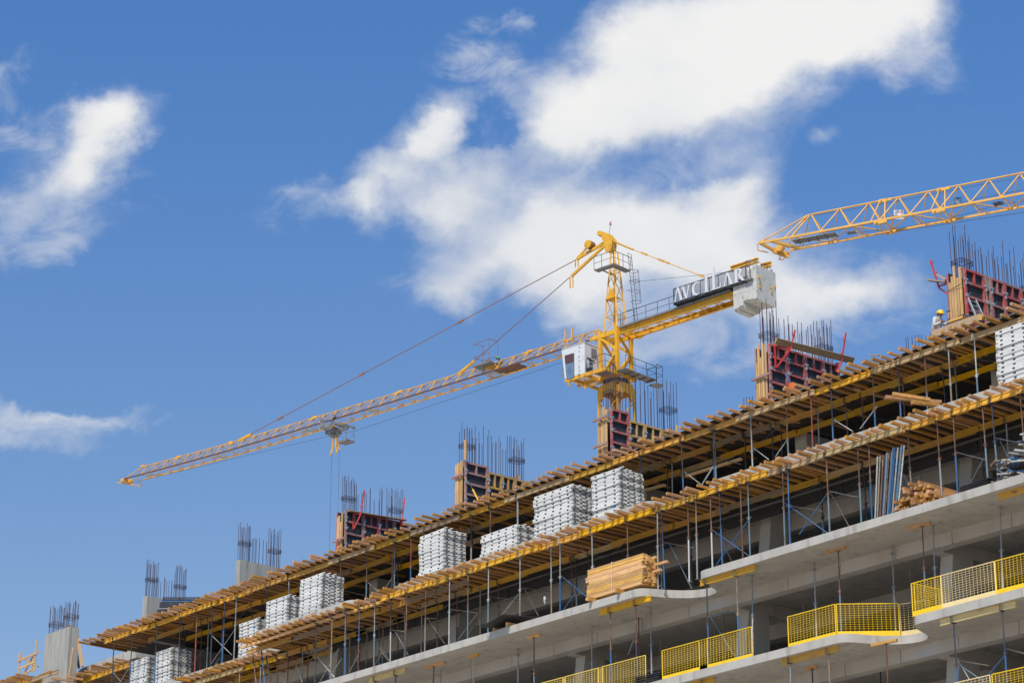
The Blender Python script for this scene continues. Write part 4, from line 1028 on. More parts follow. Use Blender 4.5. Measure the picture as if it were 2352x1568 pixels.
# timbers round the worker
def plank(pa__, pb__, Y, Y2, w, h, lab, mt=wood_x, nm='plank'):
    a, b_ = at(*pa__, Y), at(*pb__, Y2); m = MB(); m.bar(a, b_, w, h); return solo(nm, m, mt, lab, 'plank')
plank(zW(400,1375), zW(995,1160), 63.25, 63.25, .05, .26, 'wide weathered plank on edge in front of the kneeling worker', plank_grey)
plank(zW(615,1215), zW(800,1150), 63.6, 63.6, .10, .09, 'orange timber the worker is hammering, beside the ladder formwork')
plank(zW(790,1130), zW(1000,1140), 63.55, 63.5, .05, .04, 'dark steel bar lying at the foot of the ladder formwork', dark_steel, 'steel_bar')
plank(zW(995,1150), zW(1045,1165), 63.2, 63.2, .10, .18, 'small timber block at the foot of the ladder', wood_x, 'timber_block')
plank(zW(770,1290), zW(560,1390), 63.0, 63.4, .06, .05, 'slim timber lying slanted below the wide plank')
plank(ZR(248,690), ZR(365,692), 63.6, 63.6, .08, .03, 'thin lath poking left over the top deck edge', wood_x, 'lath')
plank(Z4(1590,30), Z4(1610,32), 63.6, 63.6, .02, .02, 'tiny peg on the plank left of the ladder formwork', wood_x, 'peg')

# ---------------------------------------------------------------- things on the left end of the roof
# lower working platform with its own joists and beams
lp = []
for i in range(15):
    a = at(*ZA(100+i*27, 1425-i*9), 63.4); x = -117.6+i*.23
    o = joist(x, 63.35+random.gauss(0,.1), 31.83, .82, random.gauss(0,.05)); lp.append(o)
name_by_place(lp, 'dark joist of the corner platform at the far left', [(0,'photo edge')], 'joists of the corner platform')
cb = []
for i, (x, y, L, ci) in enumerate(((-117.9,64.1,3.3,0),(-115.1,64.2,3.3,2),(-117.2,65.0,3.9,1),(-114.4,65.6,3.3,1))):
    o = hbeam(x, y, 31.62, L, ci); cb.append(o)
name_beams(cb, 'corner platform at the far left', [(0,'photo edge')], 'beams under the corner platform')
cj = joist_row(-113.6, -107.6, 64.9, 31.58, lambda x: .42, spread=.12)
name_by_place(cj, 'joist end of the set-back deck bay at the far left', [(0,'photo edge')], 'joists of the set-back bay')
cb = [hbeam(-113.4, 65.75, 31.37, 3.9, 0), hbeam(-110.1, 65.7, 31.37, 3.3, 0)]
name_beams(cb, 'set-back bay at the far left', [(0,'photo edge')], 'beams of the set-back bay')
# guard rail nailed from timbers
t = thing('timber_rail', 'guard rail nailed from rough timbers at the far left roof corner', 'timber rail', at(*ZA(260,1350), 64.3))
for a, b_, n_, w in (((245,1360),(275,1020),'post',.10),((458,1290),(495,860),'post',.11),((440,1285),(450,1110),'post',.09),((235,1150),(520,1030),'rail',.11),((270,1245),(462,1160),'rail',.09),((238,1082),(515,1225),'rail',.09),((312,1340),(470,1030),'brace',.09),((330,1330),(455,1240),'brace',.08)):
    Y = 64.2 if n_ != 'brace' else 64.28
    if (a, b_) == ((440,1285),(450,1110)) or (a,b_) == ((238,1082),(515,1225)): Y = 64.9
    m = MB(); m.bar(at(*ZA(*a), Y), at(*ZA(*b_), Y), w, .045, Vector((0,1,0)) if n_ != 'rail' else ZX)
    if n_ == 'rail': m = MB(); m.bar(at(*ZA(*a), Y-.04), at(*ZA(*b_), Y-.04), .045, w)
    part(n_, m, wood_z, t)
def stick(a, b_, Y, w, lab, d=.05, mt=None, Y2=None):
    m = MB(); m.bar(at(*a, Y), at(*b_, Y2 or Y), w, d, Vector((0,1,0))); solo('raking_timber', m, mt or wood_z, lab, 'timber')
stick(ZA(928,1352), ZA(990,965), 63.7, .11, 'slim light timber leaning in front of the leftmost wall stub')
stick(ZA(1110,1225), ZA(1035,780), 65.1, .16, 'raking timber brace on the right side of the leftmost wall stub', .10)
stick(ZA(1062,1245), ZA(1022,960), 65.5, .16, 'darker raking board behind the brace of the leftmost wall stub', .05, plank_grey)
for i, (a, b_) in enumerate(((ZA(525,1345),ZA(690,1285)),(ZA(700,1385),ZA(1010,1420)),(ZA(890,1360),ZA(1120,1400)))):
    m = MB(); m.bar(at(*a, 63.5), at(*b_, 64.2), .14, .10); solo('plank', m, joist_wood, ('stout pale plank at the corner platform edge','orange plank below the leftmost wall stub','short plank between the corner platform and the set-back bay')[i], 'plank')
for i in range(4):
    m = MB(); x = -112.3+i*.16; m.lohi((x, 64.7, 33.952), (x+.12, 64.8+.08*(i % 2), 34.12+.03*(i % 3))); solo('timber_offcut', m, joist_wood, 'timber offcut on top of the leftmost wall stub, %s from the left' % ordinal(i+1), 'timber offcut', 'offcuts on the leftmost wall stub')
# stacked blue frames beside the second stub
p = at(*ZB(170,450), 64.1); A1 = RT; A2 = Vector((.766,-.643,0))
for k in range(10):
    m = MB(); c_ = PROPC[('dark','navy','dark','silver','dark','navy','dark','blue','dark','navy')[k]]
    q = p+A1*(-.028*(9-k)+random.uniform(-.03,.03))-A2*.1+ZX*(-.088*(9-k)-.03); L_ = 2.45+random.uniform(-.15,.1)+.02*(9-k)
    for w in (0, .42, .85): m.bar(q+A2*w, q+A2*w+A1*L_, .06, .055)
    for l in (0.03, .8, 1.6, L_-.03): m.bar(q+A1*l+A2*.03, q+A1*l+A2*.82, .05, .045)
    solo('scaffold_frame', m, c_, 'flat steel frame stacked beside the second wall stub, %s from the bottom' % ordinal(k+1), 'scaffold frame', 'frames stacked beside the second wall stub')

# ---------------------------------------------------------------- goods on the balcony floors
# strapped timber bundle
c0, c1, cb_ = at(*Z5(745,800), 60.0), at(*Z5(1222,690), 60.0), at(*Z5(1220,450), 60.0)
t = thing('timber_bundle', 'strapped bundle of fresh orange planks overhanging the slab edge', 'timber bundle', ((c0.x+c1.x)/2, 60.4, S3))
z0 = S3+.16; rows = 12; rh = (cb_.z-z0)/rows
for r in range(rows):
    for c in range(7):
        m = MB(); dx = random.gauss(0,.08); y = 60.0+c*.115; zz = z0+r*rh
        ext = .75 if (r, c) == (8, 5) else .3 if (r, c) == (5, 4) else 0
        m.lohi((c0.x+dx, y+.003+random.uniform(-.012,.004)*(c == 0), zz+.002), (c1.x+dx+ext, y+.110, zz+rh-.003)); part('board', m, wood_x, t)
for fx in (.46,):
    m = MB(); x = c0.x+(c1.x-c0.x)*fx; m.path([(x,59.97,z0-.01),(x,59.97,z0+rows*rh+.01),(x,60.83,z0+rows*rh+.01),(x,60.83,z0-.01),(x,59.97,z0-.01)], .012, 5); part('strap', m, rag_m, t)
for i, fx in enumerate((.12,.62)):
    m = MB(); x = c0.x+(c1.x-c0.x)*fx; m.lohi((x, 59.7, S3+.002), (x+.10, 61.2, z0-.002)); solo('bearer', m, joist_wood, '%s bearer timber under the strapped plank bundle' % ('left','right')[i], 'bearer', 'bearers under the plank bundle')
# loose pile of timbers, ends to the front
pl_ = []
p0 = at(*ZD(1030,1010), 60.25)
lay = [12,12,11,10,9,8,6,4]
for r, n in enumerate(lay):
    for c in range(n):
        m = MB(); x = p0.x-.15+r*.09+c*.15+random.uniform(-.02,.02); y = 60.22+random.uniform(-.2,.3)
        if (r, c) == (3, 0): y -= .3; x -= .14
        a = Vector((x, y, S3+.06+r*.115)); rz = random.gauss(.0,.06)
        m.bar(a, a+Vector((rz*2.6, 3.3, random.gauss(0,.01))), .11, .10); pl_.append(solo('loose_timber', m, joist_wood, 'x', 'timber', org=a))
name_by_place(pl_, 'loose orange timber in the end-on pile', [(0,'left edge of the pile')], 'timbers of the loose pile')
for o in pl_: o['label'] = o['label'].replace(' right of the left edge of the pile', ' end from the left')
# rack of upright poles
po = []
cols = ['silver','tan','teal','navy','rust','teal','blue','blue','blue','silver','blue','white','rust','teal','blue','teal']
for i, (zx, c) in enumerate(zip((785,808,845,860,885,912,925,940,935,965,990,1020,835,1000,1008,870), cols)):
    a = at(*ZD(zx, 1090), 60.35+.06*(i % 3)); m = MB(); a.z = S3
    b_ = a+Vector((-.05+.22*(zx-785)/240+.08, .25, 2.28+.2*(zx-785)/240+random.uniform(-.06,.03)))
    m.tube(a, b_, .028, 8); po.append(solo('pole', m, PROPC[c], 'x', 'pole', org=a)); po[-1]['c'] = c
for c in sorted(set(cols)):
    s_ = [o for o in po if o['c'] == c]; name_by_place(s_, '%s pole leaning in the upright pole rack' % LIGHT[c], [(0,'rack')], 'poles of the upright rack')
    for o in s_: o['label'] = o['label'].replace(' right of the rack', ' of its colour from left')
for o in po: del o['c']
k = 0
for i in range(16):    # tangle of thin struts behind the poles
    a = at(*ZD(1050+random.uniform(0,240), 640+random.uniform(0,40)), 61.6); b_ = a+Vector((random.uniform(-.5,.3), random.uniform(.1,.8), -random.uniform(.9,1.6)))
    b_.z = max(b_.z, S3); m = MB(); m.tube(a, b_, .016, 5); k += 1
    solo('thin_strut', m, PROPC[random.choice(('dark','blue','silver','tan'))], 'thin strut in the dark tangle behind the upright pole rack', 'strut', 'struts tangled behind the pole rack')
# heap of steel fittings
sp = []
b0 = at(*ZD(1990,745), 60.35)
for i, (za, zb_) in enumerate(((1985,2110),(2245,2420))):
    a = at(*ZD(za, 760-(i*95)), 60.2); m = MB(); m.lohi((a.x, 60.2, S3+.002), (at(*ZD(zb_, 700), 60.2).x, 60.32, S3+.11)); solo('bearer', m, wood_x, '%s orange bearer timber under the scrap heap' % ('left','right')[i], 'bearer', 'bearers under the scrap heap')
for i in range(110):
    u_ = random.random(); h = random.random()**1.2*(.35+.55*min(1, u_*1.6))
    a = Vector((b0.x-.1+u_*2.4, 60.3+random.uniform(0,.5), S3+.15+h*1.5)); m = MB()
    d = Vector((random.gauss(.25,.5), random.uniform(.2,1), random.gauss(0,.12))).normalized()*random.uniform(.3,.9)
    c = random.choice(('rust','rust','white','white','tan','blue','navy','silver'))
    if i % 3: m.tube(a, a+d, .027, 7)
    else: m.bar(a, a+d*.5, .13, .05)
    sp.append(solo('steel_fitting', m, PROPC[c], 'x', 'steel fitting', 'fittings heaped at the right edge', org=a)); sp[-1]['c'] = c
for c in sorted({o['c'] for o in sp}):
    for o in sp:
        if o['c'] == c: o['label'] = '%s steel fitting lying in the scrap heap at the right edge' % LIGHT[c]
for o in sp: del o['c']
# stacks of black boards
def boards(q, Y, z, n, w, d, rot, lab, step=.024):
    p = at(*q, Y)
    for k in range(n):
        m = MB(); a = rot+random.gauss(0,.05); ax = (Vector((math.cos(a),math.sin(a),0)), Vector((-math.sin(a),math.cos(a),0)), ZX)
        m.box((p.x+random.uniform(-.05,.05), Y+d/2+random.uniform(-.06,.06), z+.012+k*step), (w*random.uniform(.9,1), d, .018), 0, ax)
        solo('black_board', m, ply_black if k % 3 else ply_deck, 'black faced plywood board in the stack %s, %s from the bottom' % (lab, ordinal(k+1)), 'board', 'black boards stacked %s' % lab)
boards(ZD(1830,770), 60.25, S3+.12, 7, 1.3, .9, -.12, 'left of the scrap heap', .035)
boards(Z5(1255,1490), 60.1, S4+.1, 9, 1.25, .9, .05, 'between the guard rails', .032)
m = MB(); p = at(*ZC(2190,810), 60.3); m.box((p.x, 60.3, S3+.30), (1.3, 1.9, .03), 0, (Vector((.98,.0,.18)).normalized(), Vector((.02,1,.1)).normalized(), Vector((-.18,-.1,.98)).normalized()))
solo('overhanging_board', m, ply_black, 'dark board overhanging the balcony slab left of the timber bundle', 'board')
for i_, (lo_, hi_) in enumerate((((p.x-.6, 59.9, S3+.002), (p.x-.48, 60.9, S3+.12)), ((p.x+.2, 59.86, S3+.002), (p.x+.3, 60.9, S3+.18)))):
    m = MB(); m.lohi(lo_, hi_); solo('bearer', m, wood_x, '%s pale timber bearer under the dark overhanging board' % ('left','right')[i_], 'bearer', 'bearers under the overhanging board')
for i, (a, b_) in enumerate(((ZD(1700,855),ZD(1910,795)),(ZD(1450,930),ZD(1555,905)),)):
    x0, x1 = at(*a, 60.12).x, at(*b_, 60.12).x; m = MB(); m.lohi((x0, 60.1, S3+.002), (x1, 60.2, S3+.07)); solo('slab_batten', m, wood_x, ('flat orange batten on the slab below the black board stack','flat orange batten beneath the loose timber pile')[i], 'batten')
# a rag hanging among the props, old timbers on the middle slab
p = at(*Z5(378,850), 61.2); m = MB()
m.add([p+Vector((dx,0,dz)) for dx, dz in ((-.04,.12),(.02,.14),(.05,.02),(.01,-.05),(.02,-.15),(-.03,-.04))]+[p+Vector((dx,.04,dz)) for dx, dz in ((-.04,.12),(.02,.14),(.06,.02),(.02,-.05),(.02,-.16),(-.045,-.04))], [(0,1,2,3,4,5),(11,10,9,8,7,6),(0,1,7,6),(1,2,8,7),(2,3,9,8),(3,4,10,9),(4,5,11,10),(5,0,6,11)])
solo('hanging_rag', m, rag_m, 'white rag hanging among the props above the balcony slab', 'rag')
for i, (a, b_, Y, Y2) in enumerate(((Z4(1290,850),Z4(1680,885),61.0,62.6),(Z4(1480,885),Z4(1660,905),61.1,62.3),(Z4(1340,828),Z4(1600,868),61.0,62.0))):
    m = MB(); m.bar(at(*a, Y), at(*b_, Y2), .16, .10); solo('old_plank', m, joist_wood, ('long splintered plank jutting out over the middle slab edge','short splintered plank under the long one on the middle slab','upper splintered plank on the middle slab edge')[i], 'plank')
for i, (a, b_, Y) in enumerate(((Z3(1655,790),Z3(2090,655),64.0),(Z3(1320,905),Z3(1490,860),64.0))):
    m = MB(); m.bar(at(*a, Y), at(*b_, Y), .12, .08); solo('stored_plank', m, wood_x, ('pale plank tied across the props under the top deck','short pale plank right of the ninth panel stack')[i], 'plank')

# ---------------------------------------------------------------- the big tower crane behind the building
CO = Vector((-132.367, 121.086, 0)); CJ = Vector((-.9919, -.1274, 0)).normalized(); CS = Vector((.1274, -.9919, 0)).normalized()
def J(a, o, h): return CO+CJ*a+CS*o+ZX*h
def cp(px, py, off=0.0):
    r = FW + RT*((px-1176)/FPX) - UP*((py-784)/FPX)
    t = ((CO-CAM).dot(CS)+off)/r.dot(CS); return CAM+r*t
def ca(px, py, off=0.0):
    p = cp(px, py, off); return (p-CO).dot(CJ), p.z
AX = (CJ, CS, ZX)
crane = thing('tower_crane', 'yellow hammerhead tower crane with white cab, lettered sign and white counterweights', 'tower crane', (CO.x, CO.y, 0))
def cpart(name, mb, m_, parent=None): return part(name, mb, m_, parent or crane)
K = zr(2200,850,3200,1960); K2 = zr(2200,880,2700,1867); K4 = zr(2200,1250,2700,1823); KS = zr(2650,1000,3150,2352); KL = zr(450,1500,1500,2352); KM = zr(1400,1200,2400,2352); KT = zr(1250,1640,1480,2254); KW = zr(1850,1360,2150,2352)
B = .92
def cbar(m, a, b_, w, h=None, mi=0): m.bar(J(*a), J(*b_), w, h or w, ZX, mi)
def ctube(m, a, b_, r, n=6, mi=0): m.tube(J(*a), J(*b_), r, n, mi)
# mast
m = MB(); z = 0
for sa in (-1,1):
    for so_ in (-1,1): cbar(m, (sa*B, so_*B, 0), (sa*B, so_*B, 64.3), .17)
zz = 64.2; k = 0
while zz > 1.5:
    z1 = zz-1.7
    for f in range(4):
        q = [(B,B),(B,-B),(-B,-B),(-B,B)]; a, b_ = q[f], q[(f+1) % 4]
        if k % 2: a, b_ = b_, a
        cbar(m, (*a, zz), (*b_, z1), .075); cbar(m, (*a, z1), (*b_, z1), .07)
    zz = z1; k += 1
cpart('mast', m, crane_yel)
# flared collar and slewing ring
m = MB()
for i in range(12):
    t0, t1 = 2*math.pi*i/12, 2*math.pi*(i+1)/12
for sgn in (-1,1):
    for ax_ in (0,1):
        pts = [(-B-.1,64.45),(-B-.1,64.95),(-B+.25,65.45),(B-.25,65.45),(B+.1,64.95),(B+.1,64.45),(B-.35,64.25),(.35,64.75),(-.35,64.75),(-B+.35,64.25)]
        if ax_ == 0: m.prism([J(a, sgn*(B+.06), h) for a, h in pts], CS*(-.06*sgn))
        else: m.prism([J(sgn*(B+.07), a, h) for a, h in pts], CJ*(-.06*sgn))
for sa in (-1,1):
    for so_ in (-1,1):
        if sa*so_ < 0:
            m.prism([J(sa*(B+.1), so_*(B+.1), 65.0), J(sa*(B+.1), so_*(B+.1), 64.1), J(sa*(B+.75), so_*(B+.75), 64.0), J(sa*(B+.75), so_*(B+.75), 64.2), J(sa*(B+.35), so_*(B+.35), 64.95)], CJ*.08)
m.lohi((CO.x-.9, CO.y-.9, 65.44), (CO.x+.9, CO.y+.9, 65.5)); cpart('collar', m, crane_yel)
m = MB(); m.tube((CO.x, CO.y, 65.44), (CO.x, CO.y, 65.85), .95, 20); cpart('slewing_ring', m, dark_steel)
# slewing platform
m = MB(); ph = 65.95
for o_ in (2.38, .95, -.95): cbar(m, (-1.1, o_, ph), (2.9 if o_ > 0 else 1.1, o_, ph), .14, .26)
for a_ in (-1.05, .95, 2.3): cbar(m, (a_, 2.45, ph-.01), (a_, -1.0, ph-.01), .14, .24)
cbar(m, (2.55, 2.38, ph-.5), (2.55, 2.38, ph-.1), .12); cbar(m, (1.3, 2.0, ph-.9), (1.3, 2.0, ph-.2), .12); cbar(m, (1.3, 2.0, ph-.75), (.6, .9, ph-.3), .12)
cpart('slewing_platform', m, crane_yel)
m = MB(); m.box(J(-.2, 1.65, ph+.15), (1.6, 1.25, .03), 0, AX); m.box(J(-1.55, -.5, ph+.1), (.9, 3.6, .06), 0, AX); m.box(J(-2.0, -2.2, ph-.35), (.7, .8, .12), 0, AX)
for k in range(5): cbar(m, (-1.95, 1.2-k*.8, ph+.02), (-1.15, 1.2-k*.8, ph+.02), .05, .08)
cpart('walkway', m, crane_grey)
m = MB()
def handrail(m, pts, h, posts=True, mid=True):
    up = Vector((0,0,h))
    P_ = [J(*p) for p in pts]
    m.path([p+up for p in P_], .024, 6)
    if mid: m.path([p+up*.5 for p in P_], .018, 5)
    if posts:
        for p in P_: m.tube(p, p+up, .022, 6)
handrail(m, [(.85,2.4,ph+.12),(-.3,2.42,ph+.12),(-1.0,2.42,ph+.12),(-1.0,1.3,ph+.1)], 1.05)
handrail(m, [(-1.98,1.25,ph+.1),(-1.98,.2,ph+.1),(-1.98,-1.1,ph+.1),(-1.98,-2.25,ph+.1),(-1.15,-2.25,ph+.1)], 1.05)
handrail(m, [(-2.32,-1.85,ph-.3),(-2.32,-2.55,ph-.3),(-1.7,-2.55,ph-.3)], 1.45)
cpart('platform_handrail', m, dark_steel)
# cab
cab = thing('x', '', '', (0,0,0)); bpy.data.objects.remove(cab)
a0, a1, o0, o1, h0, h1 = .92, 3.05, .97, 2.45, 66.12, 68.45
m = MB()
prof = [(a0,h0-.05),(a1-.17,h0-.12),(a1+.13,h1-.02),(a0,h1)]
m.prism([J(a, o0, h) for a, h in prof], CS*(o1-o0)); m.box(J((a0+a1)/2, (o0+o1)/2, h1+.03), (a1-a0+.08, o1-o0+.08, .06), 0, AX)
cab = cpart('cab', m, cab_white)
def on_side(pts, off, th, m=None):
    m = m or MB(); m.prism([J(a, off, h) for a, h in pts], CS*th); return m
def rounded(pts, r=.12, n=3):
    out = []
    for i, p in enumerate(pts):
        p = Vector(p); a = Vector(pts[i-1]); b_ = Vector(pts[(i+1) % len(pts)])
        u1, u2 = (a-p).normalized(), (b_-p).normalized()
        for k in range(n+1):
            t = k/n; out.append(tuple(p+u1*r*(1-t)**2+u2*r*t**2))
    return out
wl = [ca(*K4(210,625), 2.46), ca(*K4(352,585), 2.46), ca(*K4(355,950), 2.46), ca(*K4(243,982), 2.46)]
mid0, mid1 = [wl[0][i]+(wl[3][i]-wl[0][i])*.37 for i in (0,1)], [wl[1][i]+(wl[2][i]-wl[1][i])*.37 for i in (0,1)]
cpart('window_seal', on_side(rounded(wl), o1+.001, .012), dark_steel, cab)
gl = rounded([(a+(-.03 if a > 2.4 else .03), h+(-.03 if h > 67 else .03)) for a, h in wl], .1)
cpart('window', on_side(gl, o1+.014, .012), cab_glass, cab)
bl = rounded([(wl[0][0]-.05, wl[0][1]-.05), (wl[1][0]+.05, wl[1][1]-.05), (mid1[0]+.05, mid1[1]), (mid0[0]-.04, mid0[1])], .05)
cpart('blind', on_side(bl, o1+.028, .006), cab_blind, cab)
m = MB(); m.box(J(a0-.02, (o0+o1)/2-.28, 67.85), (.03, .6, .75), 0, AX)
cpart('vent_grille', m, crane_grey, cab)
m = MB()
for i, (so_, h) in enumerate(((.1,67.2),(.1,66.95),(.1,66.6))):
    for k in range(3): m.box(J(a0-.03, (o0+o1)/2+.12-k*.13+.1, h), (.05, .09, .13 if i < 2 else .22), 0, AX)
m.box(J(a0-.1, o1-.25, 66.35), (.18, .35, .25), 0, AX); m.bar(J(a0-.03, o1-.2, 67.35), J(a0-.03, o0+.4, 67.25), .05, .04)
cpart('control_box', m, dark_steel, cab)
m = MB(); m.prism([J(a1+.05, o1-.1, 67.6), J(a1-.15, o1-.1, 66.35), J(a1+.38, o1-.1, 66.45)], CS*-1.2); cpart('windscreen', m, cab_glass, cab)
# letters drawn from strokes, in a unit box
def arc(cx, cy, rx, ry, t0, t1, w0, w1, n=10):
    out = []
    for i in range(n):
        q = []
        for k, s_ in ((i,1),(i+1,1),(i+1,-1),(i,-1)):
            f = k/n; t = D2R(t0+(t1-t0)*f); w = w0+(w1-w0)*math.sin(math.pi*f)
            q.append((cx+(rx+s_*w/2)*math.cos(t), cy+(ry+s_*w/2*.8)*math.sin(t)))
        out.append(q)
    return out
GL = {'V': [[(.06,1),(.30,1),(.60,0),(.46,0)],[(.80,1),(.90,1),(.60,.0),(.53,.12)],[(-.02,1),(.40,1),(.40,.96),(-.02,.96)],[(.66,1),(1,1),(1,.96),(.66,.96)]],
      'I': [[(.36,0),(.64,0),(.64,1),(.36,1)],[(.18,0),(.82,0),(.82,.04),(.18,.04)]],
      'L': [[(.16,0),(.40,0),(.40,1),(.16,1)],[(.0,0),(.95,0),(.90,.05),(.0,.05)],[(.86,.05),(.95,.0),(1.0,.20),(.94,.20)]],
      'C': arc(.55,.5,.40,.46,55,305,.05,.24,14)+[[(.74,.80),(.84,.80),(.84,1.0),(.79,1.0)]],
      'R': [[(.10,0),(.34,0),(.34,1),(.10,1)],[(.0,0),(.45,0),(.45,.04),(.0,.04)],[(.0,1),(.12,1),(.12,.96),(.0,.96)]]+arc(.38,.735,.32,.235,90,-90,.05,.20,10)+[[(.40,.50),(.62,.50),(1.06,.0),(.80,.0)]]}
GL['A'] = [[(1-x, 1-y) for x, y in q] for q in GL['V']]
def glyph(ch, org, ux, uy, nrm, w, h, th, m_, parent, name='letter'):
    m = MB()
    for i, q in enumerate(GL[ch]):
        d = nrm*(.0015*i)
        m.prism([org+ux*(x*w)+uy*(y*h)+d for x, y in q], nrm*th)
    return cpart(name, m, m_, parent)
RX = -CJ    # reading direction seen from the viewer's side
for i, ch in enumerate('AVCILAR'):
    x, y = 427, (497,560,628,695,768,835,893)[i]; a, h = ca(*K4(x, y+12), o1+.004)
    hh = (.17,.17,.18,.2,.25,.18,.2)[i]; w = .15
    glyph(ch, J(a, o1+.004, h-hh/2)-RX*w/2, RX, ZX, CS, w, hh, .004, letter_dark, cab)
# tower between platform and jib
BT = .80
m = MB()
for sa in (-1,1):
    for so_ in (-1,1): cbar(m, (sa*BT, so_*BT, 65.8), (sa*BT, so_*BT, 69.75), .24)
for so_ in (-1,1):
    cbar(m, (BT, so_*BT, 69.2), (-BT, so_*BT, 67.9), .16); cbar(m, (BT, so_*BT, 66.1), (-BT, so_*BT, 67.9), .16)
    cbar(m, (-BT, so_*BT, 69.35), (BT, so_*BT, 69.35), .2, .34)
for sa in (-1,1):
    cbar(m, (sa*BT, BT, 69.2), (sa*BT, -BT, 67.9), .15); cbar(m, (sa*BT, BT, 66.1), (sa*BT, -BT, 67.9), .15); cbar(m, (sa*BT, BT, 69.4), (sa*BT, -BT, 69.4), .2, .3)
for so_ in (-1,1): cbar(m, (BT, so_*.66, 69.42), (1.9, so_*.66, 69.42), .16, .26)
cpart('slewing_tower', m, crane_yel)
# apex
m = MB(); T = .17; ht = 76.1
def lg(sa, so_, h): f = (h-69.6)/(ht-69.6); w = .62+(T-.62)*f; return (sa*w, so_*w, h)
for sa in (-1,1):
    for so_ in (-1,1): cbar(m, lg(sa, so_, 69.6), lg(sa, so_, ht), .11)
lv = [69.6, 70.9, 72.3, 73.5, 74.5, 75.3]
for i, (ha, hb_) in enumerate(zip(lv, lv[1:])):
    q = [(1,1),(1,-1),(-1,-1),(-1,1)]
    for f in range(4):
        a, b_ = q[f], q[(f+1) % 4]
        if i % 2: a, b_ = b_, a
        ctube(m, lg(*a, ha), lg(*b_, hb_), .028, 5)
        if i in (1, 2, 4): ctube(m, lg(*a, ha), lg(*b_, ha), .035, 5)
cpart('apex_frame', m, crane_yel)
m = MB()
for so_ in (-1,1):
    pts = [ca(*K2(x, y), 0) for x, y in ((860,490),(835,370),(810,290),(800,240),(740,240),(735,195),(775,170),(870,205),(900,215),(965,300),(960,390),(945,490))]
    m.prism([J(a, so_*.22, h) for a, h in pts], CS*(.05*so_))
m.prism([J(*(ca(*K2(x, y), 0)[0], -.2, ca(*K2(x, y), 0)[1])) for x, y in ((860,480),(840,350),(890,220),(960,310),(945,480))], CS*.4)
a, h = ca(*K2(770,215), 0); m.tube(J(a, -.18, h), J(a, .18, h), .2, 14)
cpart('apex_head', m, crane_yel)
def off_line(p0, p1, off): return J(*(lambda q: (q[0], off, q[1]))(ca(*p0, off))), J(*(lambda q: (q[0], off, q[1]))(ca(*p1, off)))
for so_, p0, p1 in ((-.2, K2(830,330), K2(400,585)), (.2, K2(830,370), K2(320,840))):
    m = MB(); a, b_ = off_line(p0, p1, so_); m.bar(a, b_, .16, .2)
    for dx in (-.14,.14): m.bar(b_+CJ*dx, b_+CJ*dx+Vector((0,0,-.95 if so_ > 0 else -.65)), .04, .1)
    cpart('pendant_arm', m, crane_yel)
m = MB(); a, b_ = off_line(K2(545,420), K2(395,580), -.2); m.bar(a, b_, .1, .14); cpart('pulley_arm', m, crane_yel)
m = MB(); a, h = ca(*K2(605,380), -.2)
m.tube(J(a, -.45, h), J(a, .1, h), .29, 18, 0)
for k in range(5): m.tube(J(a, -.42+k*.1, h), J(a, -.38+k*.1, h), .33, 18, 1)
m.tube(J(a, .10, h), J(a, .16, h), .33, 18, 0)
cpart('rope_pulley', m, [crane_yel, rod_m])
# rods
def rod(p0, p1, off, r=.03, m_=rod_m, joints=(), name='tie_rod'):
    m = MB(); a, b_ = off_line(p0, p1, off); m.tube(a, b_, r, 6)
    for f in joints: q = a+(b_-a)*f; d = (b_-a).normalized(); m.bar(q-d*.32, q+d*.32, .10, .15, ZX)
    cpart(name, m, m_)
rod(K2(385,595), KL(1235,528), 0, .032, joints=(.33,.635,.90))
rod(K2(300,850), KM(1175,568), 0, .032)
for p0, p1 in ((KL(1240,530), KL(1130,585)), (KM(1175,570), KM(1020,695))):
    m = MB(); a, b_ = off_line(p0, p1, 0); m.bar(a, b_, .14, .2); cpart('pendant_fork', m, crane_yel)
rod(K2(910,300), K2(1240,440), 0, .085, crane_yel, name='rear_tie_bar'); rod(K2(1240,440), KS(780,505), 0, .035, jib_yel, (.16,.40,.47,.97), 'rear_tie_bar')
rod(K(620,547), KS(1400,400), 0, .013, cable_m, name='stay_cable')
# lamp
m = MB(); a, b_ = off_line(K2(883,215), K2(903,75), 0); m.tube(a, b_, .018, 5, 0); m.tube(b_, b_+Vector((0,0,.10)), .10, 8, 1); m.tube(b_+Vector((0,0,.1)), b_+Vector((0,0,.26)), .085, 10, 2, .05); cpart('beacon', m, [dark_steel, galv, mat('beacon_red', (.65,.03,.09), None, 2, .3)])
# top platform with rails and caged ladder
m = MB(); h = 74.55
m.box(J(0, 1.0, h), (1.9, .5, .1), 0, AX); m.box(J(-.75, .1, h-.02), (.5, 1.5, .1), 0, AX); cbar(m, (.4, .8, h-.08), (.4, -.4, h-.08), .08); cpart('top_platform', m, crane_grey)
m = MB(); handrail(m, [(.95,1.25,h),(.2,1.25,h),(-.95,1.25,h),(-1.0,.2,h),(-1.0,-.7,h)], 1.05); cpart('top_handrail', m, dark_steel)
m = MB()
la, lb = (-.72,-.62,75.9), (-1.28,-.75,69.6)
for o_ in (-.2,.2): ctube(m, (la[0]-.25, la[1]+o_, la[2]), (lb[0]-.15, lb[1]+o_, lb[2]), .022, 5)
for k in range(20):
    f = k/20; a_ = la[0]-.25+(lb[0]-.15-la[0]+.25)*f; h_ = la[2]+(lb[2]-la[2])*f; ctube(m, (a_, la[1]-.2, h_), (a_, la[1]+.2, h_), .014, 5)
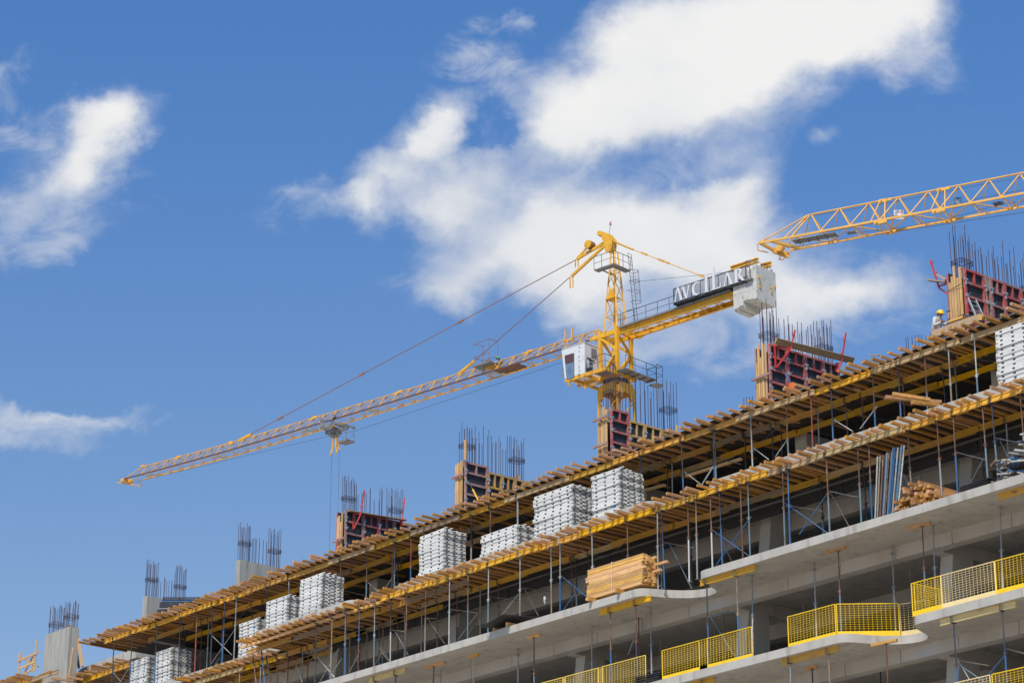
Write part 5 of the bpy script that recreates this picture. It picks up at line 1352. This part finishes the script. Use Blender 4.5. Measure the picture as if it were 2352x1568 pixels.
for k in range(4):
    h_ = 74.4-k*.85; a_ = -1.0-.07*k
    pts = [(a_+.0, la[1]+.3, h_)]+[(a_-.38-.32*math.sin(t), la[1]+.32*math.cos(t), h_) for t in (math.pi*i/8 for i in range(9))]+[(a_, la[1]-.3, h_)]
    m.path([J(*p) for p in pts], .018, 5)
for t in (.25,.5,.75): ctube(m, (-1.0-.38-.32*math.sin(t*math.pi), la[1]+.32*math.cos(t*math.pi), 74.4), (-1.21-.38-.32*math.sin(t*math.pi), la[1]+.32*math.cos(t*math.pi), 71.85), .014, 5)
for h_ in (71.4, 73.0): ctube(m, (-.6,-.6,h_), (-1.1,-.62,h_), .02, 5)
cpart('caged_ladder', m, dark_steel)
m = MB(); m.prism([J(.35,.5,72.2), J(-.35,.5,72.2), J(-.3,.5,72.7), J(.1,.5,73.1)], CS*-.08); m.box(J(0,.3,72.25), (.9,.6,.06), 0, AX); cpart('gusset_plate', m, crane_yel)
# jib
TOPH = [(0,70.33),(14,70.36),(23,70.44),(36,70.62),(43,70.73),(48,70.89),(53.6,71.09),(60,71.35)]
def toph(a):
    for (x0, y0), (x1, y1) in zip(TOPH, TOPH[1:]):
        if a <= x1: return y0+(y1-y0)*(a-x0)/(x1-x0)
PT = 1.4115; NP = 37; HW = .66
pa = [1.70+PT*k for k in range(NP+1)]
m = MB(); mn = MB(); mf = MB(); ml = MB()
hj = lambda a: .95
for k in range(NP+1):
    a = pa[k]; t = toph(a); b_ = t-hj(a)
    hwk = HW if a < 40 else HW-.06*(a-40)/14
    if k < NP:
        a2 = pa[k+1]; t2 = toph(a2); b2 = t2-hj(a2); hw2 = HW if a2 < 40 else HW-.06*(a2-40)/14
        ctube(m, (a, 0, t), (a2, 0, t2), .048, 6)
        cbar(mn, (a, hwk, b_), (a2, hw2, b2), .09, .10); cbar(mf, (a, -hwk, b_), (a2, -hw2, b2), .09, .11)
        r = .026 if a > 14 else .036
        ctube(ml, (a, hwk, b_+.03), (a2, 0, t2-.03), r, 5) if False else ctube(ml, (a, 0, t-.03), (a2, hw2, b2+.03), r, 5)
        ctube(ml, (a2, 0, t2-.03), (a, -hwk, b_+.03), r, 5)
        ctube(ml, (a, hwk, b_-.01), (a2, -hw2, b2-.01), .02, 5)
    cbar(ml, (a, 0, t-.03), (a, hwk, b_), .075 if a < 25 else .055); ctube(ml, (a, 0, t-.03), (a, -hwk, b_), .03, 5); ctube(ml, (a, hwk, b_), (a, -hwk, b_), .024, 5)
    ml.box(J(a, 0, t-.06), (.2, .09, .09), 0, AX); ml.box(J(a, -hwk, b_+.02), (.16,.1,.1), 0, AX)
tip = pa[-1]; tb = toph(tip)-.95; tt = toph(tip)
cbar(mn, (tip, .6, tb), (56.3, .58, tb+.12), .09, .10); cbar(mf, (tip, -.6, tb), (55.2, -.6, tb+.05), .09, .11)
ctube(m, (tip, 0, tt), (tip+.75, 0, tt+.05), .05, 6)
jib = cpart('jib', ml, jib_yel)
cpart('top_chord', m, jib_yel, jib); cpart('near_chord', mn, jib_brown, jib); cpart('far_chord', mf, jib_yel, jib)
m = MB(); ctube(m, (tip+.7,0,tt), (56.2,.5,tb+.15), .04, 5); ctube(m, (tip+.7,0,tt), (55.9,-.45,tb+.1), .04, 5)
m.box(J(56.4,.1,tb+.05), (.5,1.1,.22), 0, AX); m.tube(J(55.8,.1,tb-.1), J(55.8,.3,tb-.1), .22, 12); cbar(m, (57.0,.75,tb-.1), (55.6,-.95,tb-.35), .09, .07); cbar(m, (55.5,-.6,tb), (55.6,-.95,tb-.35), .05); m.box(J(tip+.55,0,tt+.08), (.45,.12,.2), 0, AX)
cpart('jib_tip', m, jib_yel, jib)
for aa in (8.6, 22.6, 42.9, 32.5, 49.6):
    m = MB(); t = toph(aa); d = Vector((0,0,0)); m.box(J(aa,0,t+.02), (.55,.11,.19), 0, AX); m.box(J(aa+.5,0,t), (.4,.08,.12), 0, AX); cpart('chord_joint', m, crane_yel, jib)
for aa in (12.2, 25.5, 33.5, 44.5, 53.4):
    m = MB(); b_ = toph(aa)-.97; m.box(J(aa, .1, b_), (.9, .55, .05), 0, AX); m.box(J(aa-.5,-.3,b_-.02), (.5,.35,.04), 0, AX); cpart('jib_light', m, galv, jib)
m = MB(); m.box(J(10.6, 0, 69.42), (2.5, 1.0, .10), 0, AX); cpart('jib_floor', m, jib_brown, jib)
m = MB(); ctube(m, (2.2,-.9,69.15), (29,-.85,68.72), .014, 5); ctube(m, (30,-.85,68.9), (55.8,-.3,70.1), .014, 5); ctube(m, (2,.1,69.9), (54,.05,70.6), .010, 4); cpart('trolley_rope', m, cable_m, jib)
m = MB()
for dx in (0,.62): cbar(m, (4.75-dx, .25-.1*dx, 70.1), (4.72-dx, .25-.1*dx, 71.1 if dx == 0 else 71.05), .11)
m.box(J(4.45,.2,70.15), (.8,.12,.14), 0, AX); cpart('upright_posts', m, jib_yel, jib)
# platform and winch on the jib
m = MB(); c0 = cp(*KW(730,800), .55); m.box(c0, (1.75, 1.15, .13), 0, AX); cpart('jib_platform', m, crane_grey)
m = MB()
for dx, do in ((.8,.5),(-.8,.5),(-.8,-.5),(.8,-.5)):
    q = c0+CJ*dx+CS*do; m.tube(q, q+Vector((0,0,.75 if dx > 0 else 1.9)), .022, 5)
for h_ in (.72,):
    q = [c0+CJ*dx+CS*do+Vector((0,0,h_)) for dx, do in ((-.8,-.5),(.8,-.5),(.8,.5),(-.8,.5))]; m.path(q, .022, 5)
q = [c0+CJ*dx+CS*do+Vector((0,0,1.88)) for dx, do in ((-.8,-.5),(.6,-.5),(.95,.4),(-.8,.5))]; m.path(q[1:]+[q[0]], .022, 5)
q0 = c0+CJ*.8+CS*-.5; m.tube(q0+Vector((0,0,.7)), q0+Vector((0,0,1.88)), .02, 5); cpart('jib_platform_rail', m, rod_m)
m = MB(); w0 = cp(*KW(960,760), .1)
m.box(w0, (1.5,.6,.24), 0, AX); m.box(w0+Vector((0,0,-.25)), (1.1,.7,.12), 1, AX); m.tube(w0+CJ*.35-CS*.3+Vector((0,0,.22)), w0+CJ*.35+CS*.3+Vector((0,0,.22)), .2, 10, 2)
m.tube(w0-CJ*.5+Vector((0,0,.1)), w0-CJ*.5+Vector((0,0,.38)), .17, 10, 3); m.tube(w0-CJ*.5+Vector((0,0,.38)), w0-CJ*.5+Vector((0,0,.5)), .18, 10, 4, .1)
cpart('trolley_winch', m, [galv, crane_yel, rod_m, dark_steel, mat('motor_green', (.06,.42,.16), None, 3, .5)])
# trolley, hook and basket
m = MB(); b_ = toph(30)-1.0; g_ = lambda a, o, h: J(a, o, h)
at_ = 29.9
for da in (-.62,.85):
    m.prism([J(at_+da-.12,.78,b_+.3), J(at_+da+.12,.78,b_+.3), J(at_+da+.2,.78,b_-.5), J(at_+da-.35 if da > 0 else at_+da+.5,.78,b_-.5)], CS*.07); m.tube(J(at_+da,.70,b_+.2), J(at_+da,.9,b_+.2), .14, 10)
    m.bar(J(at_+da,.8,b_-.45), J(at_+da,-.75,b_-.45), .12, .16)
m.bar(J(at_-.7,.8,b_-.5), J(at_+1.0,.8,b_-.5), .1, .2); m.bar(J(at_-.7,-.7,b_-.45), J(at_+1.0,-.7,b_-.45), .1, .2); m.box(J(at_+.2,.1,b_-.75), (1.0,.9,.45), 0, AX)
m.tube(J(at_-.15,-.1,b_-.95), J(at_-.15,.25,b_-.95), .3, 12); m.bar(J(at_-1.3,.5,b_-.55), J(at_-1.3,-.9,b_-.55), .1,.14); m.bar(J(at_-.6,.2,b_-.55), J(at_-1.3,.2,b_-.55), .1,.14)
m.tube(J(at_+.1,.1,b_-.95), J(at_+.1,.1,b_-1.25), .33, 10)
tr = cpart('trolley', m, crane_grey)
m = MB(); hb = b_-1.2
for da, do in ((.22,.1),(.05,.25),(-.1,.05),(-.22,.2)):
    p_ = J(at_+da, do, hb); q_ = J(at_+da*1.1, do*1.1, hb-.95); m.bar(p_, q_, .11, .09); m.bar(q_, J(at_+da*2.2, do*1.4, hb-1.5), .09, .07)
m.path([J(at_-.25,.1,hb-.6), J(at_-.45,.1,hb-.75), J(at_-.5,.1,hb-1.1), J(at_-.65,.1,hb-1.3)], .06, 6); cpart('hook_forks', m, crane_yel, tr)
m = MB(); bz = b_-2.0; bc = (at_-1.35,.15)
m.box(J(bc[0], bc[1], bz), (1.05, .95, .13), 0, AX)
for da in (-.5,.5):
    for do in (-.45,.45): ctube(m, (bc[0]+da, bc[1]+do, bz), (bc[0]+da*(.8), bc[1]+do, bz+1.5), .02, 5)
for h_ in (.55,1.05,):
    m.path([J(bc[0]+dx*.49, bc[1]+do*.45, bz+h_) for dx, do in ((1,-1),(1,1),(-1,1),(-1.35,0),(-1,-1),(1,-1))], .016, 5)
cpart('trolley_basket', m, crane_grey, tr)
for (px0, py0), (px1, py1) in ((KT(765,1330),KT(752,4300)), (KT(1065,1200),KT(1045,4300))):
    m = MB(); a = cp(px0, py0, .1); m.tube(a, Vector((a.x, a.y, 33.0)), .013, 5); cpart('hoist_rope', m, cable_m)
# counter jib
m = MB(); gt = lambda a: 69.45+.012*(-a)
for so_ in (.66,-.66):
    for (dh, w, t_) in ((0,.22,.035),(-.36,.22,.035)): m.bar(J(-.95,so_,gt(-.95)+dh), J(-14.0,so_,gt(-14)+dh), w, t_)
    m.bar(J(-.95,so_,gt(-.95)-.18), J(-14.0,so_,gt(-14)-.18), .05, .325)
for k in range(9):
    a = -1.6-k*1.35; cbar(m, (a,.6,gt(a)-.3), (a,-.6,gt(a)-.3), .07); cbar(m, (a,.6,gt(a)-.3), (a-1.35,-.6,gt(a)-.3), .05)
for so_ in (.66,-.66): m.prism([J(-.85,so_-.06,gt(0)+.03), J(-1.5,so_-.06,gt(0)+.03), J(-2.2,so_-.06,gt(0)-.38), J(-1.7,so_-.06,gt(0)-.55), J(-.85,so_-.06,gt(0)-.2)], CS*.12)
cj = cpart('counter_jib', m, crane_yel)
m = MB(); m.bar(J(-1.1,.78,gt(0)+.1), J(-11.5,.78,gt(-11)+.1), .32, .14); m.bar(J(-6.0,.2,gt(-6)+.08), J(-11.8,.2,gt(-11)+.08), .9, .06); cpart('counter_jib_walkway', m, crane_grey, cj)
m = MB(); pts = [(-1.25,.92,gt(0)+.1)]+[(-1.5-1.1*k,.92,gt(-1.5-k)+.1) for k in range(6)]; handrail(m, pts, 1.0)
handrail(m, [(-11.2,-.9,gt(-11)+.3),(-13.9,-.9,gt(-13)+.3),(-13.9,0,gt(-13)+.6)], 1.15); cpart('counter_jib_handrail', m, dark_steel, cj)
m = MB(); m.box(J(-8.4,.1,gt(-8)+.2), (1.6,.8,.3), 0, AX); m.box(J(-10.2,.1,gt(-10)+.22), (1.2,.8,.35), 0, AX); m.tube(J(-9.3,-.4,gt(-9)+.3), J(-9.3,.5,gt(-9)+.3), .22, 12); cpart('hoist_winch', m, dark_steel, cj)
# sign
SO = 1.22
s00, s01 = ca(*KS(212,1000), SO), ca(*KS(215,745), SO); s10, s11 = ca(*KS(1570,572), SO), ca(*KS(1555,290), SO)
sa0, sa1 = s00[0], s10[0]; sh0, sh1 = s00[1], s01[1]; rise = s10[1]-s00[1]; HT = (s01[1]-s00[1]+s11[1]-s10[1])/2
def sg(fx, fy, o=0): return J(sa0+(sa1-sa0)*fx, SO+o, sh0+rise*fx+HT*fy)
m = MB()
for fy, w in ((0,.10),(1,.06)): m.bar(sg(0,fy), sg(1,fy), .06, w)
for fx in (0,.125,.25,.375,.5,.625,.75,.875,1): m.bar(sg(fx,0), sg(fx,1), .045 if fx in (0,1) else .025, .05)
for k in range(1, 14): m.bar(sg(0,k/14), sg(1,k/14), .012, .030)
sign = cpart('sign', m, dark_steel)
m = MB(); m.box((sg(0,0)+sg(1,0))/2+CS*-.45+Vector((0,0,-.06)), ((sg(1,0)-sg(0,0)).length, .95, .05), 0, ((sg(1,0)-sg(0,0)).normalized(), CS, ZX))
for fx in (0,.22,.45,.7,.98): m.bar(sg(fx,-.04), sg(fx,-.04,-.95), .08, .16)
cpart('sign_ledge', m, dark_steel, sign)
LET = [('A',.0,.150,.97),('V',.108,.152,.90),('C',.255,.155,.92),('I',.40,.135,1.24),('L',.525,.155,1.60),('A',.685,.165,.90),('R',.842,.150,.95)]
ux = (sg(1,0)-sg(0,0)); ul = ux.length; ux.normalize()
for ch, fx, w, h_ in LET: glyph(ch, sg(fx+.008,.02,.05), ux, ZX, CS, w*ul*.90, h_*HT, .05, letter_white, sign)
m = MB()
for fx, d in ((1.01,0),(1.055,0)): m.bar(sg(fx,0), sg(fx,1.35), .05, .05)
m.bar(sg(1.01,1.35), sg(1.13,1.2,-.5), .06, .06); m.box(sg(1.04,0,-.2), (.55,.6,.12), 0, AX); cpart('sign_end_frame', m, crane_grey, sign)
# counterweights
cwa = [ca(*KS(x, 700), 1.0)[0] for x in (1325,1420,1515,1610,1700,1782)]
for k in range(5):
    hi_ = [70.15,70.25,70.35,70.75,70.95][k]; lo_ = [67.95,68.02,68.42,68.36,68.30][k]
    a_, b_ = cwa[k]-.012, cwa[k+1]+.012; m = MB(); hw0, hw1 = 1.0+.012*k, -1.22
    pr_ = [(hw0,lo_+.10),(hw0,hi_-.03),(hw0-.06,hi_),(hw1,hi_),(hw1,lo_+.10),(hw1+.12,lo_),(hw0-.12,lo_)] if k > 1 else [(hw0,lo_+.15),(hw0,hi_),(hw1+.2,hi_),(hw1+.2,lo_+.25),(hw1+.45,lo_),(hw0-.2,lo_)]
    m.prism([J(a_, o_, h_) for o_, h_ in pr_], CJ*(b_-a_))
    cw = cpart('counterweight', m, cw_white)
    if k > 2:
        q = J((a_+b_)/2, hw0+.004, hi_-.26); d_ = words3('number', '4' if k == 3 else '5', .30, q, (math.pi/2, 0, math.atan2(RX.y, RX.x)), letter_dark, cw)
    if k == 4:
        for o_, h_ in ((.78,70.05),(-1.05,69.85)):
            m = MB(); m.box(J(b_-.03, o_, h_), (.06,.14,.2), 0, AX); m.box(J(b_-.08, o_, h_-.03), (.1,.1,.07), 0, AX); cpart('lifting_lug', m, crane_yel, cw)
    m = MB(); m.tube(J((a_+b_)/2, hw0-.01, 69.15), J((a_+b_)/2, hw0+.004, 69.15), .03, 8); cpart('bolt_hole', m, dark_steel, cw)
for (p0, p1, so_) in ((KS(1290,355), KS(1800,190), .45), (KS(1850,310), KS(2040,265), -.75)):
    m = MB(); a, b_ = off_line(p0, p1, so_)
    for dh in (.14,-.14): m.bar(a+ZX*dh, b_+ZX*dh, .26, .05)
    m.bar(a, b_, .06, .24)
    for k in range(5): q = a+(b_-a)*(.1+.2*k); m.box(q+ZX*.19, (.12,.16,.06), 0, AX)
    for f_ in (.2,.62): q = a+(b_-a)*f_; m.bar(q-ZX*.16, q-ZX*.30, .09, .09)
    cpart('counterweight_beam', m, crane_yel)

# ---------------------------------------------------------------- the second crane: its jib enters at the right
P2 = Vector((-78.555, 92.218, 0)); J2 = Vector((-.9207, -.3906, 0)).normalized(); S2v = Vector((.3906, -.9207, 0)).normalized()
def Q(a, o, h): return P2+J2*a+S2v*o+ZX*h
crane2 = thing('tower_crane', 'orange-yellow lattice crane jib reaching in from the right edge of the photo', 'tower crane', (P2-J2*44))
mt, mn, ml, mf = MB(), MB(), MB(), MB()
h0, h1, hw = 52.98, 54.36, .78
tops = [5.43-1.572*k for k in range(32)]; bots = [6.2-1.572*k for k in range(33)]
amax, amin = 8.0, -44.0
mt.tube(Q(5.6,0,h1), Q(amin,0,h1+.25), .05, 8)
mn.bar(Q(amax,hw,h0), Q(amin,hw,h0), .085, .10); mf.bar(Q(6.9,-hw,h0-.02), Q(amin,-hw,h0), .085, .10)
for k, a in enumerate(tops):
    if a < amin+1: break
    bl_, br_ = a+.80, a-.77
    for so_, r in ((1,.036),(-1,.029)):
        ml.tube(Q(a+.05,0,h1-.03), Q(bl_,so_*hw,h0+.03), r, 6); ml.tube(Q(a-.05,0,h1-.03), Q(br_,so_*hw,h0+.03), r, 6)
    if k % 2 == 0: ml.tube(Q(bl_,hw,h0), Q(br_-.0,-hw,h0), .034, 6)
    else: ml.tube(Q(bl_,-hw,h0), Q(br_,hw,h0), .034, 6); 
    ml.tube(Q(br_,hw,h0), Q(br_-.4,-hw,h0), .028, 6)
for aj in (1.55, -1.6):
    for so_, r in ((1,.034),(-1,.026)):
        for da in (-.13, .17): ml.tube(Q(aj+da,0,h1-.03), Q(aj+da*2.4+.02,so_*hw,h0+.03), r, 6)
ml.tube(Q(5.6,0,h1), Q(7.9,hw,h0+.05), .036, 6); ml.tube(Q(5.6,0,h1), Q(7.0,-hw*.6,h0+.05), .036, 6); ml.tube(Q(5.6,0,h1), Q(6.6,hw,h0+.05), .036, 6)
jb = cpart('jib', ml, jib2_yel, crane2); part('top_chord', mt, jib2_yel, jb); part('near_chord', mn, jib2_yel, jb); part('far_chord', mf, jib2_yel, jb)
Z7 = zr(3000,650,4096,2352)
def c2(px, py, off=0.0):
    r = FW + RT*((px-1176)/FPX) - UP*((py-784)/FPX); t = ((P2-CAM).dot(S2v)+off)/r.dot(S2v); p = CAM+r*t
    return (p-P2).dot(J2), p.z
AX2 = (J2, S2v, ZX)
for zx, zy, off in ((1140,328,0),(1640,232,0),(1100,517,hw),(1600,420,hw),(1200,600,-hw),(1705,502,-hw)):
    a, h = c2(*Z7(zx, zy), off); m = MB(); m.box(Q(a,off,h-.01), (.42,.13,.16), 0, AX2); m.box(Q(a-.3,off,h), (.32,.11,.13), 0, AX2); m.tube(Q(a+.05,off+.06,h), Q(a+.05,off+.13,h), .05, 8); part('chord_joint', m, jib2_yel, jb)
m = MB(); m.bar(Q(7.4,hw,h0+.03), Q(6.4,-hw,h0), .14, .14); m.bar(Q(8.0,hw,h0+.05), Q(7.6,-hw*.3,h0-.1), .12, .14); m.bar(Q(7.6,-.2,h0-.1), Q(7.0,-hw,h0-.3), .12, .3)
m.tube(Q(7.2,-.25,h0-.05), Q(7.2,-.1,h0-.05), .22, 14); m.path([Q(8.1,hw,h0), Q(8.1,hw*.9,h0-.35), Q(7.7,hw*.4,h0-.4)], .03, 6); m.path([Q(6.9,-hw,h0-.1), Q(7.4,-hw*1.2,h0-.4), Q(7.5,-hw*.9,h0-.45), Q(7.2,-.3,h0-.3)], .03, 6); m.box(Q(7.75,hw,h0+.12), (.08,.06,.2), 0, AX2)
part('jib_tip', m, jib2_yel, jb)
m = MB(); m.box(Q(5.2,.15,h0-.02), (2.3,.55,.03), 0, AX2); m.box(Q(3.3,.0,h0-.02), (.42,.35,.05), 0, AX2)
for k in range(5): m.box(Q(4.1+.5*k,.15,h0-.05), (.04,.6,.06), 0, AX2)
part('walkway_grating', m, crane_grey, jb)
m = MB(); a, h = c2(*Z7(2130,352), 0); m.box(Q(a,0,h), (.45,.35,.06), 0, AX2); part('jib_light', m, dark_steel, jb)
m = MB()
m.path([Q(6.9,-.3,h0-.05), Q(0,-.3,h0-.33), Q(-7,-.3,h0-.58), Q(-24,-.3,h0-.8), Q(amin,-.2,h0-.3)], .013, 5)
pts = []
for p0, p1, off, sag in ((Z7(555,455), Z7(2352,130), .05, .06), (Z7(640,600), Z7(2352,150), .0, .10), (Z7(850,610), Z7(2352,300), -.3, .25)):
    (a0_, h0_), (a1_, h1_) = c2(*p0, off), c2(*p1, off)
    a1_ -= 14; h1_ = h1_-.0
    m.path([Q(a0_+(a1_-a0_)*t, off, h0_+(h1_-h0_)*t-sag*abs(math.sin(t*9))) for t in (i/24 for i in range(25))], .010, 4)
part('jib_cables', m, cable_m, jb)
def plate(zc, w, h, m_, lines, mt_, off):
    a, hh = c2(*zc, off); m = MB(); nx = (J2*.55+S2v*.83).normalized(); rx = (-J2*.83+S2v*.55).normalized()
    rx = Vector((.72,.69,0)).normalized(); nx = rx.cross(ZX)
    c = Q(a, off, hh); m.box(c, (w, .015, h), 0, (rx, nx, ZX)); pl_ = part('plate', m, m_, jb)
    for s_, sz, dz in lines: words3('lettering', s_, sz, c+nx*.012+ZX*dz, (math.pi/2, 0, math.atan2(rx.y, rx.x)), mt_, pl_)
plate(Z7(1278,446), .50, .50, letter_white, (('60 METRE', .10, .12), ('KG 1200', .125, -.10)), red_paint, -.3)
plate(Z7(1783,343), .40, .55, PROPC['blue'], (('K', .34, .0),), letter_white, -.3)
m = MB()
for sa in (-.8,.8):
    for so_ in (-.8,.8): m.bar(Q(amin+sa,so_,0), Q(amin+sa,so_,57), .17, .17)
k = 0; z = 1.0
while z < 56:
    for f in range(4):
        q = [(.8,.8),(.8,-.8),(-.8,-.8),(-.8,.8)]; a, b_ = q[f], q[(f+1) % 4]
        if k % 2: a, b_ = b_, a
        m.bar(Q(amin+a[0],a[1],z), Q(amin+b_[0],b_[1],z+1.7), .075, .075)
    z += 1.7; k += 1
part('mast', m, jib2_yel, crane2)

# ---------------------------------------------------------------- the worker
def skin_mesh(name, chains, m_, org, sub=1):
    """one continuous surface grown over a tree of joints: chains = list of [(point, radius), ...]; points shared by position are one joint"""
    vs, rs, es, ix = [], [], [], {}
    for ch in chains:
        pv = None
        for p, r in ch:
            key = tuple(round(c, 4) for c in p)
            if key not in ix: ix[key] = len(vs); vs.append(p); rs.append(r)
            i = ix[key]
            if pv is not None and pv != i: es.append((pv, i))
            pv = i
    me = bpy.data.meshes.new(name); me.from_pydata([Vector(v)-Vector(org) for v in vs], es, [])
    o = bpy.data.objects.new(name, me); COL.objects.link(o)
    md = o.modifiers.new('s', 'SKIN'); sd = o.modifiers.new('d', 'SUBSURF'); sd.levels = sd.render_levels = sub+1
    for i, sv in enumerate(me.skin_vertices[0].data):
        r = rs[i]; sv.radius = r if isinstance(r, tuple) else (r, r); sv.use_root = (i == 0)
    bpy.context.view_layer.update()
    out = bpy.data.meshes.new_from_object(o.evaluated_get(bpy.context.evaluated_depsgraph_get()))
    bpy.data.objects.remove(o); out.materials.clear(); out.materials.append(m_)
    out.polygons.foreach_set('use_smooth', [True]*len(out.polygons)); return out
WY = 63.62
hd = at(*zW(503,1120), WY); fx = Vector((1,.10,0)).normalized(); sd_ = Vector((.10,-1,0)).normalized()   # facing +X, near side towards the viewer
def W_(f, u, s=0): return hd+fx*f+ZX*u+sd_*s
worker = thing('person', 'crouching worker in yellow helmet and off-white shirt hammering beside the red formwork', 'person', W_(-.05,-.95))
def wpart(name, me, parent=None):
    o = bpy.data.objects.new(name, me); COL.objects.link(o); o.parent = parent or worker; return o
org = worker.location
pel, ab, chs, nk, hc = W_(-.21,-.72), W_(-.22,-.46), W_(-.12,-.235), W_(-.035,-.11), W_(.01,.0)
arms = []
hands = []
for s, el, wr in ((1, W_(-.10,-.44,.24), W_(.135,-.36,.16)), (-1, W_(.13,-.36,-.20), W_(.25,-.27,-.10))):
    sh = W_(-.095,-.175,s*.185)
    arms.append([(chs,.13),(sh,.068),(el,.047),(wr,.034)]); hands.append((s, sh, el, wr))
body = [[(pel,(.15,.13)),(ab,(.14,.125)),(chs,(.15,.135)),(nk,.055),(W_(-.005,-.05),.07),(hc,(.078,.098)),(W_(-.005,.10),.07)]]
body += [[(pt[0], pt[1]*.9 if not isinstance(pt[1], tuple) else pt[1]) for pt in a] for a in arms]
for s in (1,-1):
    hip, kn, an, toe = W_(-.19,-.74,s*.10), W_(.17,-.62,s*.17), W_(-.02,-.90,s*.13), W_(.20,-.93,s*.15)
    body.append([(pel,(.15,.13)),(hip,.085),(kn,.060),(an,.042),(toe,.035)])
fing = []
for s, sh, el, wr in hands:
    d = (wr-el).normalized(); dn = (d*.55-ZX*.8).normalized(); side = d.cross(ZX).normalized()
    palm = wr+d*.05
    body.append([(wr,.034),(palm,.036)])
    for k in range(4):
        b0 = palm+d*.035+side*(.027-.018*k); l = (.034,.040,.038,.030)[k]
        body.append([(palm,.036),(b0,.011),(b0+(d+dn)*.5*l,.010),(b0+(d+dn)*.5*l+dn*l*.8,.009),(b0+(d+dn)*.5*l+dn*l*.8-d*l*.5,.008)])
    t0 = palm+side*s*.03-d*.01
    body.append([(palm,.036),(t0,.012),(t0+d*.03+dn*.015,.010),(t0+d*.045+dn*.04,.009)])
wb = wpart('body', skin_mesh('body', body, skin_m, org))
# face: nose, brow, ear as part of head geometry kept as one small mesh
m = MB()
m.prism([W_(.085,.015,-.012), W_(.085,.015,.012), W_(.115,-.02,.0)], ZX*.012); m.box(W_(.0,-.005,.082), (.03,.012,.055)); m.box(W_(.0,-.005,-.082), (.03,.012,.055)); m.box(W_(.088,-.055,0), (.012,.045,.012))
wpart('face_features', m.mesh('face_features', skin_m, org))
m = MB(); m.box(W_(.087,.035,.032), (.012,.022,.01)); m.box(W_(.087,.035,-.032), (.012,.022,.01)); wpart('eyes', m.mesh('eyes', hair_m, org))
hair = skin_mesh('hair', [[(W_(-.07,.03),(.05,.07)),(W_(-.055,-.03),(.045,.065)),(W_(-.05,-.06),.045)]], hair_m, org); wpart('hair', hair)
shirt = [[(W_(-.22,-.74),(.175,.155)),(ab,(.17,.155)),(chs,(.178,.165)),(W_(-.06,-.135),.088)]]
for s, sh, el, wr in hands: shirt.append([(chs,(.178,.165)),(sh,.092),(sh.lerp(el,.5),.075),(el,.068),(el.lerp(wr,.5),.058),(el.lerp(wr,.93),.048)])
wpart('shirt', skin_mesh('shirt', shirt, shirt_m, org))
tro = []
for s in (1,-1):
    hip, kn, an = W_(-.19,-.74,s*.10), W_(.17,-.62,s*.17), W_(-.02,-.88,s*.13)
    tro.append([(W_(-.20,-.78),(.165,.15)),(hip,.11),(kn,.085),(an,.062)])
wpart('trousers', skin_mesh('trousers', tro, trouser_m, org))
for s in (1,-1):
    an, toe = W_(-.02,-.92,s*.13), W_(.20,-.94,s*.15); wpart('boot', skin_mesh('boot', [[(W_(-.03,-.86,s*.13),.055),(an,.055),(toe,.045)]], hair_m, org))
for s, sh, el, wr in hands:
    d = (wr-el).normalized(); dn = (d*.55-ZX*.8).normalized(); side = d.cross(ZX).normalized(); palm = wr+d*.05; gl_ = [[(wr-d*.03,.044),(palm,.046)]]
    for k in range(4):
        b0 = palm+d*.035+side*(.027-.018*k); l = (.034,.040,.038,.030)[k]; gl_.append([(palm,.046),(b0,.015),(b0+(d+dn)*.5*l,.0135),(b0+(d+dn)*.5*l+dn*l*.8,.0125)])
    wpart('glove', skin_mesh('glove', gl_, glove_red if s > 0 else glove_blk, org))
# helmet: dome, brim
m = MB(); hcx = W_(.005,.045); n, r_ = 20, 7; tl = Vector((.22,0,1)).normalized(); ta = fx-tl*fx.dot(tl); ta.normalize(); tb_ = tl.cross(ta)
vv = []; ff = []
for j in range(r_+1):
    ph_ = math.pi/2*j/r_
    for i in range(n):
        t = 2*math.pi*i/n; rr = math.cos(ph_); vv.append(hcx+ta*(.138*rr*math.cos(t))+tb_*(.112*rr*math.sin(t))+tl*(.128*math.sin(ph_)))
for j in range(r_):
    for i in range(n): ff.append((j*n+i, j*n+(i+1) % n, (j+1)*n+(i+1) % n, (j+1)*n+i))
m.add(vv, ff)
vv = []
for k_, (s1, dz) in enumerate(((1.0,.0),(1.13,-.012),(1.13,-.020),(1.0,-.012))):
    for i in range(n):
        t = 2*math.pi*i/n; ex = 1+.20*max(0, math.cos(t))**2*(1 if k_ in (1,2) else 0)
        vv.append(hcx+ta*(.138*s1*ex*math.cos(t))+tb_*(.112*s1*math.sin(t))+tl*(dz-.02*max(0, math.cos(t))*(1 if k_ in (1,2) else 0)))
m.add(vv, [(k_*n+i, k_*n+(i+1) % n, ((k_+1) % 4)*n+(i+1) % n, ((k_+1) % 4)*n+i) for k_ in range(4) for i in range(n)])
me = m.mesh('helmet', helmet_yel, org); me.polygons.foreach_set('use_smooth', [True]*len(me.polygons)); wpart('helmet', me)
# hammer in the far hand
s, sh, el, wr = hands[1]; hp = wr+(wr-el).normalized()*.08
t = thing('hammer', 'hammer with orange handle raised in front of the crouching worker', 'hammer', hp)
tip_ = at(*zW(610,1075), hp.y)
m = MB(); m.tube(hp-(tip_-hp)*.15, hp+(tip_-hp)*.92, .018, 8); part('handle', m, mat('hammer_handle', (.62,.26,.06), None, 3, .5), t)
m = MB(); q = hp+(tip_-hp)*.95; m.bar(q-fx*.09, q+fx*.06, .035, .04); part('head', m, dark_steel, t)
